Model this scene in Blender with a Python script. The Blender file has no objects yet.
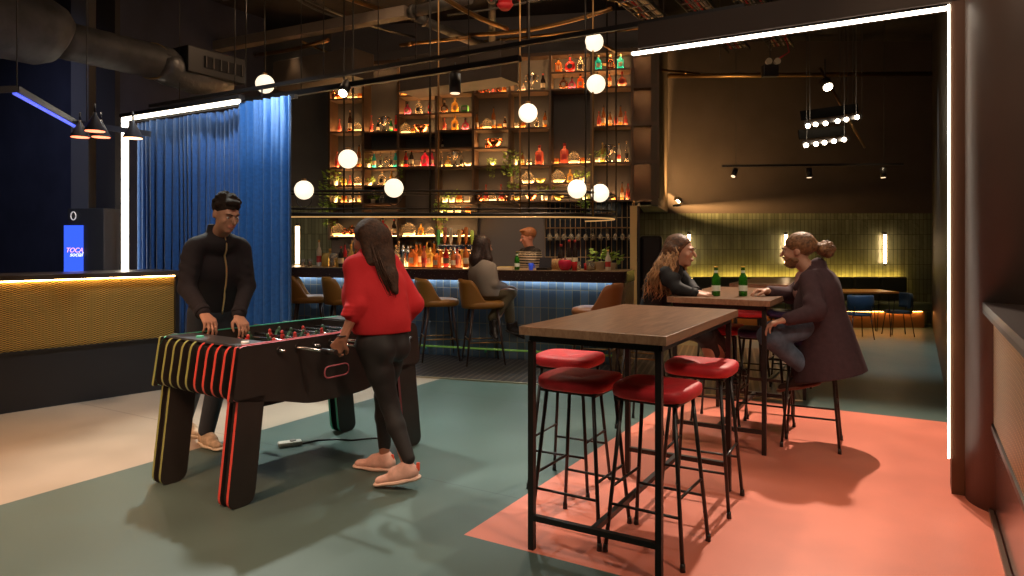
import bpy, bmesh, math, random
import numpy as np
from mathutils import Vector, Matrix
R = math.radians
PI = math.pi
C = bpy.context.scene.collection
random.seed(7)
HC, FP, U0, V0 = 1.43, 690.0, 512.0, 242.0      # camera height, focal length in pixels, principal point of the level camera

def P(u, v, Y):                                   # pixel + distance -> point
    return Vector(((u-U0)*Y/FP, Y, HC-(v-V0)*Y/FP))
def F(u, v):                                      # pixel on the floor
    Y = FP*HC/(v-V0)
    return Vector(((u-U0)*Y/FP, Y, 0))
AX = Vector((.862, -.507, 0)); BX = Vector((.507, .862, 0)); GA = math.atan2(-.507, .862)

# ---------------------------------------------------------------- materials
MATS = {}
def mat(name, col, rough=.5, metal=0., emit=None, es=0., trans=0., ior=1.45, coat=0., noise=0., nscale=8., bump=0., bscale=60., sheen=0., spec=.5):
    if name in MATS: return MATS[name]
    m = bpy.data.materials.new(name); m.use_nodes = True; MATS[name] = m
    nt = m.node_tree; b = nt.nodes['Principled BSDF']
    b.inputs['Base Color'].default_value = (*col, 1); b.inputs['Roughness'].default_value = rough
    b.inputs['Metallic'].default_value = metal; b.inputs['IOR'].default_value = ior
    b.inputs['Transmission Weight'].default_value = trans; b.inputs['Coat Weight'].default_value = coat
    b.inputs['Specular IOR Level'].default_value = spec
    b.inputs['Sheen Weight'].default_value = sheen
    if emit: b.inputs['Emission Color'].default_value = (*emit, 1); b.inputs['Emission Strength'].default_value = es
    tc = nt.nodes.new('ShaderNodeTexCoord')
    if noise:
        n = nt.nodes.new('ShaderNodeTexNoise'); n.inputs['Scale'].default_value = nscale; n.inputs['Detail'].default_value = 5
        nt.links.new(tc.outputs['Object'], n.inputs['Vector'])
        r = nt.nodes.new('ShaderNodeValToRGB')
        r.color_ramp.elements[0].position = .3; r.color_ramp.elements[1].position = .7
        r.color_ramp.elements[0].color = (*[c*(1-noise) for c in col], 1)
        r.color_ramp.elements[1].color = (*[min(1, c*(1+noise)) for c in col], 1)
        nt.links.new(n.outputs['Fac'], r.inputs['Fac']); nt.links.new(r.outputs['Color'], b.inputs['Base Color'])
    if bump:
        n = nt.nodes.new('ShaderNodeTexNoise'); n.inputs['Scale'].default_value = bscale; n.inputs['Detail'].default_value = 3
        nt.links.new(tc.outputs['Object'], n.inputs['Vector'])
        bp = nt.nodes.new('ShaderNodeBump'); bp.inputs['Strength'].default_value = bump; bp.inputs['Distance'].default_value = .01
        nt.links.new(n.outputs['Fac'], bp.inputs['Height']); nt.links.new(bp.outputs['Normal'], b.inputs['Normal'])
    return m

def tile_mat(name, col, grout, w, h, rough=.15, mortar=.004, var=.25, swap=False, metal=0., offset=0., bump=.6, wob=0.):
    """upright tiles; the object is built in its own plane: local x along the wall, local z up"""
    m = bpy.data.materials.new(name); m.use_nodes = True; MATS[name] = m
    nt = m.node_tree; b = nt.nodes['Principled BSDF']; b.inputs['Roughness'].default_value = rough; b.inputs['Metallic'].default_value = metal
    tc = nt.nodes.new('ShaderNodeTexCoord'); mp = nt.nodes.new('ShaderNodeSeparateXYZ'); cb = nt.nodes.new('ShaderNodeCombineXYZ')
    nt.links.new(tc.outputs['Object'], mp.inputs[0])
    if swap: nt.links.new(mp.outputs['Z'], cb.inputs['X']); nt.links.new(mp.outputs['X'], cb.inputs['Y']); w, h = h, w
    else: nt.links.new(mp.outputs['X'], cb.inputs['X']); nt.links.new(mp.outputs['Z'], cb.inputs['Y'])
    br = nt.nodes.new('ShaderNodeTexBrick'); br.offset = offset; br.squash = 1
    br.inputs['Scale'].default_value = 1; br.inputs['Brick Width'].default_value = w; br.inputs['Row Height'].default_value = h
    br.inputs['Mortar Size'].default_value = mortar; br.inputs['Mortar Smooth'].default_value = .2
    br.inputs['Color1'].default_value = (*[c*(1-var) for c in col], 1); br.inputs['Color2'].default_value = (*[c*(1+var) for c in col], 1)
    br.inputs['Mortar'].default_value = (*grout, 1)
    nt.links.new(cb.outputs[0], br.inputs['Vector']); nt.links.new(br.outputs['Color'], b.inputs['Base Color'])
    bp = nt.nodes.new('ShaderNodeBump'); bp.inputs['Strength'].default_value = bump; bp.inputs['Distance'].default_value = .004; bp.invert = True
    nt.links.new(br.outputs['Fac'], bp.inputs['Height']); last = bp
    if wob:
        n = nt.nodes.new('ShaderNodeTexNoise'); n.inputs['Scale'].default_value = 14; nt.links.new(tc.outputs['Object'], n.inputs['Vector'])
        b2 = nt.nodes.new('ShaderNodeBump'); b2.inputs['Strength'].default_value = wob; b2.inputs['Distance'].default_value = .02
        nt.links.new(n.outputs['Fac'], b2.inputs['Height']); nt.links.new(bp.outputs['Normal'], b2.inputs['Normal']); last = b2
    nt.links.new(last.outputs['Normal'], b.inputs['Normal'])
    return m

def weave_mat(name, col, dark, sx, sz, rough=.35, metal=.6):
    m = bpy.data.materials.new(name); m.use_nodes = True; MATS[name] = m
    nt = m.node_tree; b = nt.nodes['Principled BSDF']; b.inputs['Roughness'].default_value = rough; b.inputs['Metallic'].default_value = metal
    tc = nt.nodes.new('ShaderNodeTexCoord'); sp = nt.nodes.new('ShaderNodeSeparateXYZ'); nt.links.new(tc.outputs['Object'], sp.inputs[0])
    def sn(out, s):
        a = nt.nodes.new('ShaderNodeMath'); a.operation = 'MULTIPLY'; a.inputs[1].default_value = 2*PI/s; nt.links.new(out, a.inputs[0])
        c = nt.nodes.new('ShaderNodeMath'); c.operation = 'SINE'; nt.links.new(a.outputs[0], c.inputs[0]); return c
    a = sn(sp.outputs['X'], sx); c = sn(sp.outputs['Z'], sz)
    mu = nt.nodes.new('ShaderNodeMath'); mu.operation = 'MULTIPLY'; nt.links.new(a.outputs[0], mu.inputs[0]); nt.links.new(c.outputs[0], mu.inputs[1])
    ad = nt.nodes.new('ShaderNodeMath'); ad.operation = 'MULTIPLY_ADD'; ad.inputs[1].default_value = .5; ad.inputs[2].default_value = .5; nt.links.new(mu.outputs[0], ad.inputs[0])
    r = nt.nodes.new('ShaderNodeValToRGB'); r.color_ramp.elements[0].position = .25; r.color_ramp.elements[1].position = .65
    r.color_ramp.elements[0].color = (*dark, 1); r.color_ramp.elements[1].color = (*col, 1)
    nt.links.new(ad.outputs[0], r.inputs[0]); nt.links.new(r.outputs[0], b.inputs['Base Color'])
    bp = nt.nodes.new('ShaderNodeBump'); bp.inputs['Strength'].default_value = .5; bp.inputs['Distance'].default_value = .004
    nt.links.new(ad.outputs[0], bp.inputs['Height']); nt.links.new(bp.outputs['Normal'], b.inputs['Normal'])
    return m

def wood_mat(name, c1, c2, rough=.4, scale=3.):
    m = bpy.data.materials.new(name); m.use_nodes = True; MATS[name] = m
    nt = m.node_tree; b = nt.nodes['Principled BSDF']; b.inputs['Roughness'].default_value = rough
    tc = nt.nodes.new('ShaderNodeTexCoord'); mp = nt.nodes.new('ShaderNodeMapping'); mp.inputs['Scale'].default_value = (9*scale, .7*scale, 4*scale)
    n = nt.nodes.new('ShaderNodeTexNoise'); n.inputs['Scale'].default_value = 2; n.inputs['Detail'].default_value = 8; n.inputs['Distortion'].default_value = .6
    nt.links.new(tc.outputs['Object'], mp.inputs[0]); nt.links.new(mp.outputs[0], n.inputs['Vector'])
    r = nt.nodes.new('ShaderNodeValToRGB'); r.color_ramp.elements[0].position = .32; r.color_ramp.elements[1].position = .68
    r.color_ramp.elements[0].color = (*c1, 1); r.color_ramp.elements[1].color = (*c2, 1)
    nt.links.new(n.outputs['Fac'], r.inputs[0]); nt.links.new(r.outputs[0], b.inputs['Base Color'])
    return m

def glow(name, col, s): return mat(name, (.8, .8, .8), .5, emit=col, es=s)

black = mat('black_steel', (.018, .014, .013), .38, .0, spec=.6)
dark = mat('dark_paint', (.03, .026, .026), .7, bump=.1)
WARM = (1., .55, .2); WARMW = (1., .80, .55)

# ---------------------------------------------------------------- mesh builder
class MB:
    def __init__(s): s.bm = bmesh.new()
    def _x(s, vs, M):
        for v in vs: v.co = M @ v.co
    def box(s, c, size, rz=0, M=None, bev=0, mi=0):
        r = bmesh.ops.create_cube(s.bm, size=1); vs = r['verts']
        fs = list({f for v in vs for f in v.link_faces})
        for f in fs: f.material_index = mi
        T = Matrix.Translation(Vector(c)) @ Matrix.Rotation(rz, 4, 'Z') @ Matrix.Diagonal((*size, 1))
        s._x(vs, (M or Matrix()) @ T)
        if bev:
            es = list({e for v in vs for e in v.link_edges})
            r2 = bmesh.ops.bevel(s.bm, geom=es, offset=bev, segments=2, affect='EDGES', profile=.5)
            for f in r2['faces']: f.material_index = mi
        return s
    def rot(s, p0, p1, up=(0, 0, 1)):
        d = (Vector(p1)-Vector(p0)).normalized(); u = Vector(up)
        if abs(d.dot(u)) > .98: u = Vector((0, 1, 0)) if abs(d.y) < .9 else Vector((1, 0, 0))
        x = u.cross(d).normalized(); y = d.cross(x)
        return Matrix((x, y, d)).transposed().to_4x4()
    def bar(s, p0, p1, w, h=None, mi=0, bev=0):
        h = h or w; p0 = Vector(p0); p1 = Vector(p1); L = (p1-p0).length
        M = Matrix.Translation((p0+p1)/2) @ s.rot(p0, p1)
        return s.box((0, 0, 0), (w, h, L), M=M, mi=mi, bev=bev)
    def tube(s, p0, p1, r, r2=None, seg=12, mi=0, caps=True):
        p0 = Vector(p0); p1 = Vector(p1); L = (p1-p0).length
        if L < 1e-6: return s
        r_ = bmesh.ops.create_cone(s.bm, cap_ends=caps, segments=seg, radius1=r, radius2=r if r2 is None else r2, depth=L)
        fs = {f for v in r_['verts'] for f in v.link_faces}
        for f in fs: f.material_index = mi; f.smooth = len(f.verts) == 4
        s._x(r_['verts'], Matrix.Translation((p0+p1)/2) @ s.rot(p0, p1)); return s
    def path(s, pts, r, seg=8, mi=0, closed=False):
        pts = [Vector(p) for p in pts]; n = len(pts); rings = []
        for i in range(n):
            a = pts[(i-1) % n] if (closed or i > 0) else pts[i]; b = pts[(i+1) % n] if (closed or i < n-1) else pts[i]
            M = s.rot(a, b); rr = r[i] if isinstance(r, (list, tuple)) else r
            rings.append([s.bm.verts.new(pts[i] + (M.to_3x3() @ Vector((rr*math.cos(2*PI*k/seg), rr*math.sin(2*PI*k/seg), 0)))) for k in range(seg)])
        for i in range(n if closed else n-1):
            A = rings[i]; B = rings[(i+1) % n]
            for k in range(seg):
                try:
                    f = s.bm.faces.new((A[k], A[(k+1) % seg], B[(k+1) % seg], B[k])); f.smooth = True; f.material_index = mi
                except ValueError: pass
        if not closed:
            s.bm.faces.new(rings[0][::-1]).material_index = mi; s.bm.faces.new(rings[-1]).material_index = mi
        return s
    def lathe(s, prof, c=(0, 0, 0), seg=16, mi=0, M=None, sq=None):
        """prof = [(r, z)...]; sq>2 gives a squarish section"""
        c = Vector(c); rings = []
        for (r, z) in prof:
            ring = []
            for k in range(seg):
                a = 2*PI*(k+.5)/seg; ca, sa = math.cos(a), math.sin(a)
                q = 1 if not sq else 1/((abs(ca)**sq+abs(sa)**sq)**(1/sq))
                p = Vector((r*q*ca, r*q*sa, z))
                if M: p = M @ p
                ring.append(s.bm.verts.new(c+p))
            rings.append(ring)
        for A, B in zip(rings, rings[1:]):
            for k in range(seg):
                f = s.bm.faces.new((A[k], A[(k+1) % seg], B[(k+1) % seg], B[k])); f.smooth = True; f.material_index = mi
        f = s.bm.faces.new(rings[0][::-1]); f.material_index = mi; f = s.bm.faces.new(rings[-1]); f.material_index = mi
        return s
    def ball(s, c, r, seg=16, mi=0, M=None):
        r_ = bmesh.ops.create_uvsphere(s.bm, u_segments=seg, v_segments=max(6, seg//2), radius=1)
        rr = r if isinstance(r, (tuple, list)) else (r, r, r)
        for f in {f for v in r_['verts'] for f in v.link_faces}: f.smooth = True; f.material_index = mi
        s._x(r_['verts'], Matrix.Translation(Vector(c)) @ (M or Matrix()) @ Matrix.Diagonal((*rr, 1))); return s
    def prism(s, poly, ax_o, ax_u, ax_v, th, mi_cap=0, mi_rim=0):
        """poly [(u,v)] in plane (o,u,v), extruded th along u x v"""
        o = Vector(ax_o); u = Vector(ax_u); v = Vector(ax_v); n = u.cross(v).normalized()*th
        a = [s.bm.verts.new(o+u*p[0]+v*p[1]) for p in poly]; b = [s.bm.verts.new(o+u*p[0]+v*p[1]+n) for p in poly]
        f = s.bm.faces.new(a[::-1]); f.material_index = mi_cap; f = s.bm.faces.new(b); f.material_index = mi_cap
        for i in range(len(poly)):
            j = (i+1) % len(poly); f = s.bm.faces.new((a[i], a[j], b[j], b[i])); f.material_index = mi_rim
        return s
    def quad(s, pts, mi=0):
        f = s.bm.faces.new([s.bm.verts.new(Vector(p)) for p in pts]); f.material_index = mi; return s
    def build(s, name, mats, parent=None, smooth=False, bevel=0):
        me = bpy.data.meshes.new(name); bmesh.ops.recalc_face_normals(s.bm, faces=s.bm.faces[:]); s.bm.to_mesh(me); s.bm.free()
        for m in (mats if isinstance(mats, (list, tuple)) else [mats]): me.materials.append(m)
        if smooth:
            for p in me.polygons: p.use_smooth = True
        o = bpy.data.objects.new(name, me); C.objects.link(o); o.parent = parent
        return o

def rounded(poly, r, n=4):
    out = []; N = len(poly)
    for i in range(N):
        p = Vector(poly[i]); a = Vector(poly[i-1]); b = Vector(poly[(i+1) % N])
        da = (a-p); db = (b-p); rr = min(r[i] if isinstance(r, (list, tuple)) else r, da.length*.49, db.length*.49)
        if rr < 1e-4: out.append(tuple(p)); continue
        A = p+da.normalized()*rr; B = p+db.normalized()*rr
        for k in range(n+1):
            t = k/n; out.append(tuple(A*(1-t)**2 + p*2*t*(1-t) + B*t*t))
    return out

def tag(o, label=None, cat=None, group=None, kind=None):
    if label: o['label'] = label
    if cat: o['category'] = cat
    if group: o['group'] = group
    if kind: o['kind'] = kind
    return o
def thing(name, label, cat, loc=(0, 0, 0), rz=0, group=None):
    o = bpy.data.objects.new(name, None); C.objects.link(o); o.location = loc; o.rotation_euler = (0, 0, rz); o.empty_display_size = .1
    return tag(o, label, cat, group)
def struct(o): o['kind'] = 'structure'; return o
KIDS = {}
def copy_tree(o, parent=None):
    c = o.copy(); C.objects.link(c)
    if parent is not None: c.parent = parent
    for ch in [x for x in C.objects if x.parent == o]: copy_tree(ch, c)
    return c
def place(o, loc, rz=None, label=None, group=None):
    o.location = loc
    if rz is not None: o.rotation_euler = (0, 0, rz)
    if label: o['label'] = label
    if group: o['group'] = group
    return o
ORD = ['first', 'second', 'third', 'fourth', 'fifth', 'sixth', 'seventh', 'eighth', 'ninth', 'tenth', 'eleventh', 'twelfth']
# ================================================================ room shell
def in_room_wall(name, p0, p1, z0, z1, m, th=.12, back=1):
    """wall face runs p0->p1; thickness goes behind (left of the run when back=1). local x along, z up"""
    p0 = Vector((p0[0], p0[1], 0)); p1 = Vector((p1[0], p1[1], 0)); L = (p1-p0).length
    b = MB().box((L/2, back*th/2, (z0+z1)/2), (L, th, z1-z0))
    o = b.build(name, m); o.location = p0; o.rotation_euler = (0, 0, math.atan2(p1.y-p0.y, p1.x-p0.x)); return struct(o)

def floor_material():
    m = bpy.data.materials.new('vinyl_floor'); m.use_nodes = True; nt = m.node_tree; b = nt.nodes['Principled BSDF']
    tc = nt.nodes.new('ShaderNodeTexCoord'); N = nt.nodes.new; L = nt.links.new
    def math_(op, a, bb=None):
        x = N('ShaderNodeMath'); x.operation = op
        for i, q in enumerate((a, bb)):
            if q is None: continue
            if isinstance(q, (int, float)): x.inputs[i].default_value = q
            else: L(q, x.inputs[i])
        return x.outputs[0]
    def axis(d, off):                               # signed distance along d from off
        v = N('ShaderNodeVectorMath'); v.operation = 'DOT_PRODUCT'; L(tc.outputs['Object'], v.inputs[0]); v.inputs[1].default_value = d
        return math_('SUBTRACT', v.outputs['Value'], off)
    T = Vector((-.235, 3.371, 0))
    a = axis(AX, T.dot(AX)); bb = axis(BX, T.dot(BX))
    coral = math_('MULTIPLY', math_('GREATER_THAN', a, 0), math_('MULTIPLY', math_('GREATER_THAN', bb, 0), math_('LESS_THAN', bb, 3.68)))
    Q = Vector((-2.264, 4.63, 0))
    teal = math_('GREATER_THAN', axis(AX, Q.dot(AX)), 0)
    sp = N('ShaderNodeTexNoise'); sp.inputs['Scale'].default_value = 260; sp.inputs['Detail'].default_value = 2; L(tc.outputs['Object'], sp.inputs['Vector'])
    big = N('ShaderNodeTexNoise'); big.inputs['Scale'].default_value = 2.2; big.inputs['Detail'].default_value = 4; L(tc.outputs['Object'], big.inputs['Vector'])
    def mix(f, c1, c2, t='MIX'):
        x = N('ShaderNodeMixRGB'); x.blend_type = t
        for i, q in enumerate((f, c1, c2)):
            if isinstance(q, tuple): x.inputs[i].default_value = (*q, 1)
            elif isinstance(q, (int, float)): x.inputs[i].default_value = q
            else: L(q, x.inputs[i])
        return x.outputs[0]
    base = mix(teal, (.40, .32, .25), (.078, .118, .106))
    base = mix(coral, base, (.74, .215, .145))
    fine = N('ShaderNodeValToRGB'); fine.color_ramp.elements[0].position = .3; fine.color_ramp.elements[1].position = .75
    fine.color_ramp.elements[0].color = (.82, .82, .82, 1); fine.color_ramp.elements[1].color = (1.2, 1.2, 1.2, 1); L(sp.outputs['Fac'], fine.inputs[0])
    base = mix(1., base, fine.outputs[0], 'MULTIPLY')
    b2 = N('ShaderNodeValToRGB'); b2.color_ramp.elements[0].position = .3; b2.color_ramp.elements[1].position = .7
    b2.color_ramp.elements[0].color = (.9, .9, .9, 1); b2.color_ramp.elements[1].color = (1.08, 1.08, 1.08, 1); L(big.outputs['Fac'], b2.inputs[0])
    base = mix(1., base, b2.outputs[0], 'MULTIPLY')
    # sheet seams
    s1 = axis(AX, Vector((-2.0, 3.4, 0)).dot(AX)); seam = math_('LESS_THAN', math_('ABSOLUTE', math_('SUBTRACT', math_('MODULO', math_('ADD', bb, 40), 2.0), .55)), .0035)
    seam = math_('MULTIPLY', seam, math_('SUBTRACT', 1, coral))
    base = mix(math_('MULTIPLY', seam, .55), base, (.02, .02, .02))
    L(base, b.inputs['Base Color'])
    rr = math_('ADD', math_('MULTIPLY', big.outputs['Fac'], .18), .34); L(rr, b.inputs['Roughness'])
    b.inputs['Specular IOR Level'].default_value = .35
    bp = N('ShaderNodeBump'); bp.inputs['Strength'].default_value = .08; bp.inputs['Distance'].default_value = .003; L(sp.outputs['Fac'], bp.inputs['Height']); L(bp.outputs['Normal'], b.inputs['Normal'])
    return m
fl = MB().box((0, 4.75, -.05), (20, 17.5, .1)).build('floor', floor_material()); struct(fl)
ceil_m = mat('ceiling_black', (.022, .017, .017), .9, noise=.4, nscale=3)
struct(MB().box((0, 4.75, 5.0), (20, 17.5, .1)).build('ceiling', ceil_m))
wallb = mat('wall_brown_dark', (.11, .082, .066), .75, noise=.12, nscale=2, bump=.15)
walln = mat('wall_navy_dark', (.05, .05, .075), .8, noise=.2, nscale=2)
greyw = mat('wall_grey', (.12, .11, .10), .8, noise=.1, nscale=3)
green_tile = tile_mat('green_glazed_tiles', (.20, .215, .13), (.06, .065, .035), .065, .26, rough=.12, mortar=.0035, var=.22, wob=.45)
navy_tile = tile_mat('navy_glazed_tiles', (.022, .028, .04), (.60, .42, .20), .078, .30, rough=.12, mortar=.005, var=.3, wob=.1)
blue_tile = tile_mat('blue_glazed_tiles', (.085, .125, .175), (.22, .20, .13), .098, .215, rough=.12, mortar=.004, var=.3, wob=.15)
# far room
in_room_wall('wall_back', (1.6, 12.1), (7.6, 12.1), 1.93, 5.0, wallb)
in_room_wall('wall_back_tiled', (1.6, 12.06), (7.6, 12.06), 0, 1.93, green_tile, th=.16)
in_room_wall('wall_right', (2.60, 3.96), (7.42, 12.2), 0, 5.0, mat('wall_right_paint', (.035, .026, .022), .5), th=.1, back=-1)
in_room_wall('wall_front', (10, -3.9), (-10, -3.9), 0, 5.0, dark)
in_room_wall('wall_east', (9.9, 13.4), (9.9, -4), 0, 5.0, dark, back=1)
in_room_wall('wall_west', (-9.9, -4), (-9.9, 13.4), 0, 5.0, dark, back=1)
# bar wall, slightly turned
EX = Vector((.984, -.179, 0)).normalized(); EN = Vector((EX.y, -EX.x, 0)); S0 = Vector((0, 10.4, 0)); EA = math.atan2(EX.y, EX.x)
# EN points at the viewer side (-y)
def es(u, back=0.):                                  # pixel column -> distance along the shelf plane set back by `back`
    k = (u-U0)/FP; o = S0-EN*back
    return (k*o.y-o.x)/(EX.x-k*EX.y)
def ept(s, back=0., z=0.): p = S0+EX*s-EN*back; return Vector((p.x, p.y, z))
def ez(u, v, back=0.): p = ept(es(u, back), back); return HC-(v-V0)*p.y/FP
def bw(name, u0, u1, z0, z1, m, back=.36, th=.1): a = ept(es(u0, back), back); b = ept(es(u1, back), back); return in_room_wall(name, a, b, z0, z1, m, th=th)
zg = ez(312, 206, .36)
bw('wall_bar_green', 150, 331, 0, zg, green_tile)
bw('wall_bar_upper', 150, 331, zg, 5.0, greyw)
bw('wall_bar', 331, 640, 0, 5.0, mat('wall_bar_paint', (.17, .15, .145), .7), back=.38)
bw('wall_bar_tiled', 545, 637, 0, ez(590, 200, .3), navy_tile, back=.30, th=.08)
# return wall from the shelving to the far room
a = ept(es(658), 0); cor = Vector((2.72, 12.05, 0))
in_room_wall('wall_return', (a.x, a.y), (cor.x, cor.y), 1.97, 5.0, mat('wall_return_paint', (.09, .06, .035), .6), th=.1)
a2 = ept(es(637), .0)
in_room_wall('wall_return_tiled', (a2.x, a2.y), (2.25, 12.1), 0, 1.96, navy_tile, th=.1)
struct(MB().prism([(1.88, 10.15), (a.x, a.y), (cor.x, cor.y), (2.30, 12.05)], (0, 0, 1.945), (1, 0, 0), (0, 1, 0), .03).build('trim_soffit', mat('soffit_green', (.03, .036, .028), .4)))
# left background wall and columns
pl = P(92, 200, 8.7)
w0 = Vector((pl.x, pl.y, 0)); w1 = w0-AX*6.5
in_room_wall('wall_left', (w1.x, w1.y), (w0.x, w0.y), 0, 5.0, walln)
in_room_wall('wall_left_return', (w0.x, w0.y), ((w0+BX*2.6).x, (w0+BX*2.6).y), 0, 5, walln, th=.1, back=-1)
pc = P(84, 200, 8.45); struct(MB().box((pc.x, pc.y, 2.5), (.2, .2, 5), rz=.1).build('trim_column', mat('column_grey', (.10, .095, .10), .8)))
pb = P(108, 200, 8.2); struct(MB().box((pb.x, pb.y, 2.5), (.40, .06, 5), rz=GA).build('wall_left_pier', mat('pier_brown', (.04, .033, .032), .8)))
# right: portal jamb, beam, round column
pj = Vector((2.483, 3.926, 0))
jm = mat('jamb_bronze', (.13, .062, .034), .5)
struct(MB().box((.065, .10, 1.45), (.10, .2, 2.9)).build('trim_jamb', jm)); o = bpy.data.objects['trim_jamb']; o.location = pj+AX*.0; o.rotation_euler = (0, 0, GA)
pe = P(632, 45, 4.75); pe.z = 0
Lb = (pe-pj).length
struct(MB().box((-Lb/2+.05, .10, 2.88), (Lb+.1, .2, .17)).build('trim_beam', mat('beam_brown', (.07, .046, .033), .6))); o = bpy.data.objects['trim_beam']; o.location = pj; o.rotation_euler = (0, 0, GA)
struct(MB().tube((2.81, 3.735, 0), (2.81, 3.735, 5), .30, seg=64).build('trim_round_column', mat('column_brown', (.105, .07, .056), .5, noise=.1, nscale=2)))
# LED lines of the portal
white_led = glow('white_led', (1., .88, .70), 9)
t = thing('led_light_line', 'warm white light line running up the right portal edge and along its beam', 'light strip', pj, GA)
MB().box((.002, -.004, 1.49), (.011, .008, 2.58)).build('upright_tube', white_led, t)
MB().box((-Lb/2-.03, .05, 2.775), (Lb+.06, .045, .014)).build('beam_tube', white_led, t)
MB().box((-Lb/2, .05, 2.787), (Lb, .055, .010)).build('housing', black, t)
q1 = P(125, 118, 7.5); q1.z = 0; q2 = P(241, 101, 6.58); q2.z = 0
t = thing('led_light_line', 'white light line framing the top left corner of the blue curtain', 'light strip', q1, GA)
L2 = (q2-q1).length; ll = glow('white_led_soft', (1., .88, .68), 8)
MB().box((0, 0, 1.40), (.085, .03, 2.78)).build('upright_tube', ll, t)
MB().box((L2/2, .0, 2.765), (L2, .05, .03)).build('beam_tube', ll, t)
MB().box((L2/2, .0, 2.80), (L2+.1, .07, .04)).build('housing', black, t)

# bar floor grating (stripes run towards the bar)
def grate():
    m = bpy.data.materials.new('bar_mat_slats'); m.use_nodes = True; nt = m.node_tree; b = nt.nodes['Principled BSDF']; b.inputs['Roughness'].default_value = .45
    tc = nt.nodes.new('ShaderNodeTexCoord'); sp = nt.nodes.new('ShaderNodeSeparateXYZ'); nt.links.new(tc.outputs['Object'], sp.inputs[0])
    a = nt.nodes.new('ShaderNodeMath'); a.operation = 'MULTIPLY'; a.inputs[1].default_value = 2*PI/.075; nt.links.new(sp.outputs['X'], a.inputs[0])
    c = nt.nodes.new('ShaderNodeMath'); c.operation = 'SINE'; nt.links.new(a.outputs[0], c.inputs[0])
    r = nt.nodes.new('ShaderNodeValToRGB'); r.color_ramp.elements[0].position = .35; r.color_ramp.elements[1].position = .6
    r.color_ramp.elements[0].color = (.008, .006, .006, 1); r.color_ramp.elements[1].color = (.10, .07, .055, 1)
    nt.links.new(c.outputs[0], r.inputs[0]); nt.links.new(r.outputs[0], b.inputs['Base Color'])
    return m
g0 = Vector((-1.02, 7.325, 0)); gd = Vector((1.19, -.375, 0)).normalized(); gn = Vector((-gd.y, gd.x, 0))
gm = MB().box((.2, 1.55, .004), (7.2, 3.1, .008)).build('floor_bar_platform', grate()); gm.location = g0; gm.rotation_euler = (0, 0, math.atan2(gd.y, gd.x)); struct(gm)
gt = MB().box((.2, -.015, .006), (7.2, .035, .012)).build('trim_platform_edge', mat('brushed_trim', (.5, .42, .3), .35, .8)); gt.location = g0; gt.rotation_euler = gm.rotation_euler; struct(gt)

# ================================================================ curtain
def curtain():
    cb = mat('blue_velvet', (.014, .070, .235), .75, sheen=.4, noise=.15, nscale=30)
    p0 = q1+BX*.16-AX*.05; pts = []; n = 460; Lc = 2.44
    m = MB(); rows = [0.03, .7, 1.4, 2.1, 2.74]; grid = []
    ph = random.random()
    for zi, z in enumerate(rows):
        row = []
        for i in range(n):
            s = Lc*i/(n-1); k = .030*(1+.25*math.sin(s*3.1))
            d = k*math.sin(s*62+1.6*math.sin(s*7.3)+.25*z*math.sin(s*5)) + .012*math.sin(s*151+z*.4)+.02*math.sin(s*9+z*.3)
            end = max(0, s-2.25)
            p = p0+AX*s+BX*(d - 0*end); p.z = z; row.append(m.bm.verts.new(p))
        grid.append(row)
    for A, B in zip(grid, grid[1:]):
        for i in range(n-1):
            f = m.bm.faces.new((A[i], A[i+1], B[i+1], B[i])); f.smooth = True
    o = m.build('curtain', cb); md = o.modifiers.new('thick', 'SOLIDIFY'); md.thickness = .006
    tag(o, 'tall royal blue pleated curtain hanging behind the standing man', 'curtain')
    r = MB().bar(p0+Vector((0, 0, 2.78))-AX*.05, p0+AX*2.52+Vector((0, 0, 2.78)), .04, .04).build('curtain_rail', black)
    tag(r, 'black ceiling rail the blue curtain hangs from', 'curtain rail')
curtain()
def curtain_front():
    cb = mat('azure_velvet', (.014, .088, .27), .7, sheen=.1, noise=.15, nscale=30); m = MB(); n = 170; Lc = .735; grid = []
    p0 = q1+BX*.05+AX*1.80
    for z in (.03, .7, 1.4, 2.1, 2.76):
        row = []
        for i in range(n):
            s = Lc*i/(n-1); d = .030*math.sin(s*58+.9*math.sin(s*8)+.2*z)+.012*math.sin(s*131+z*.5); p = p0+AX*s+BX*d; p.z = z; row.append(m.bm.verts.new(p))
        grid.append(row)
    for A, B in zip(grid, grid[1:]):
        for i in range(n-1): m.bm.faces.new((A[i], A[i+1], B[i+1], B[i])).smooth = True
    o = m.build('curtain', cb); md = o.modifiers.new('thick', 'SOLIDIFY'); md.thickness = .006
    tag(o, 'brighter azure curtain panel hanging at the right end of the blue curtain', 'curtain')
curtain_front()

# ================================================================ reception counter
ra = Vector((-4.23, 5.70, 0)); rd = Vector((.668, .744, 0)).normalized(); rang = math.atan2(rd.y, rd.x)
t = thing('reception_counter', 'long dark reception counter with a glowing woven gold front at left', 'counter', ra, rang)
wv = weave_mat('gold_weave', (.78, .47, .12), (.13, .07, .014), .05, .018)
x0, x1 = -2.2, 1.44
MB().box(((x0+x1)/2, .28, .25), (x1-x0, .5, .5)).build('base', mat('counter_base', (.03, .028, .03), .35), t)
MB().box(((x0+x1)/2, .30, .80), (x1-x0-.02, .44, .60)).build('body', mat('counter_body', (.03, .025, .022), .6), t)
MB().box(((x0+x1)/2, .055, .80), (x1-x0-.06, .02, .595)).build('woven_panel', wv, t)
MB().box(((x0+x1)/2, .03, .497), (x1-x0, .03, .018)).build('lower_rail', black, t)
MB().box(((x0+x1)/2, .27, 1.128), (x1-x0+.04, .58, .045), bev=.004).build('counter_top', mat('counter_top_brown', (.07, .045, .03), .3), t)
MB().box(((x0+x1)/2, .032, 1.100), (x1-x0-.05, .012, .010)).build('led_strip', glow('amber_led', (1., .60, .22), 34), t)
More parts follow.
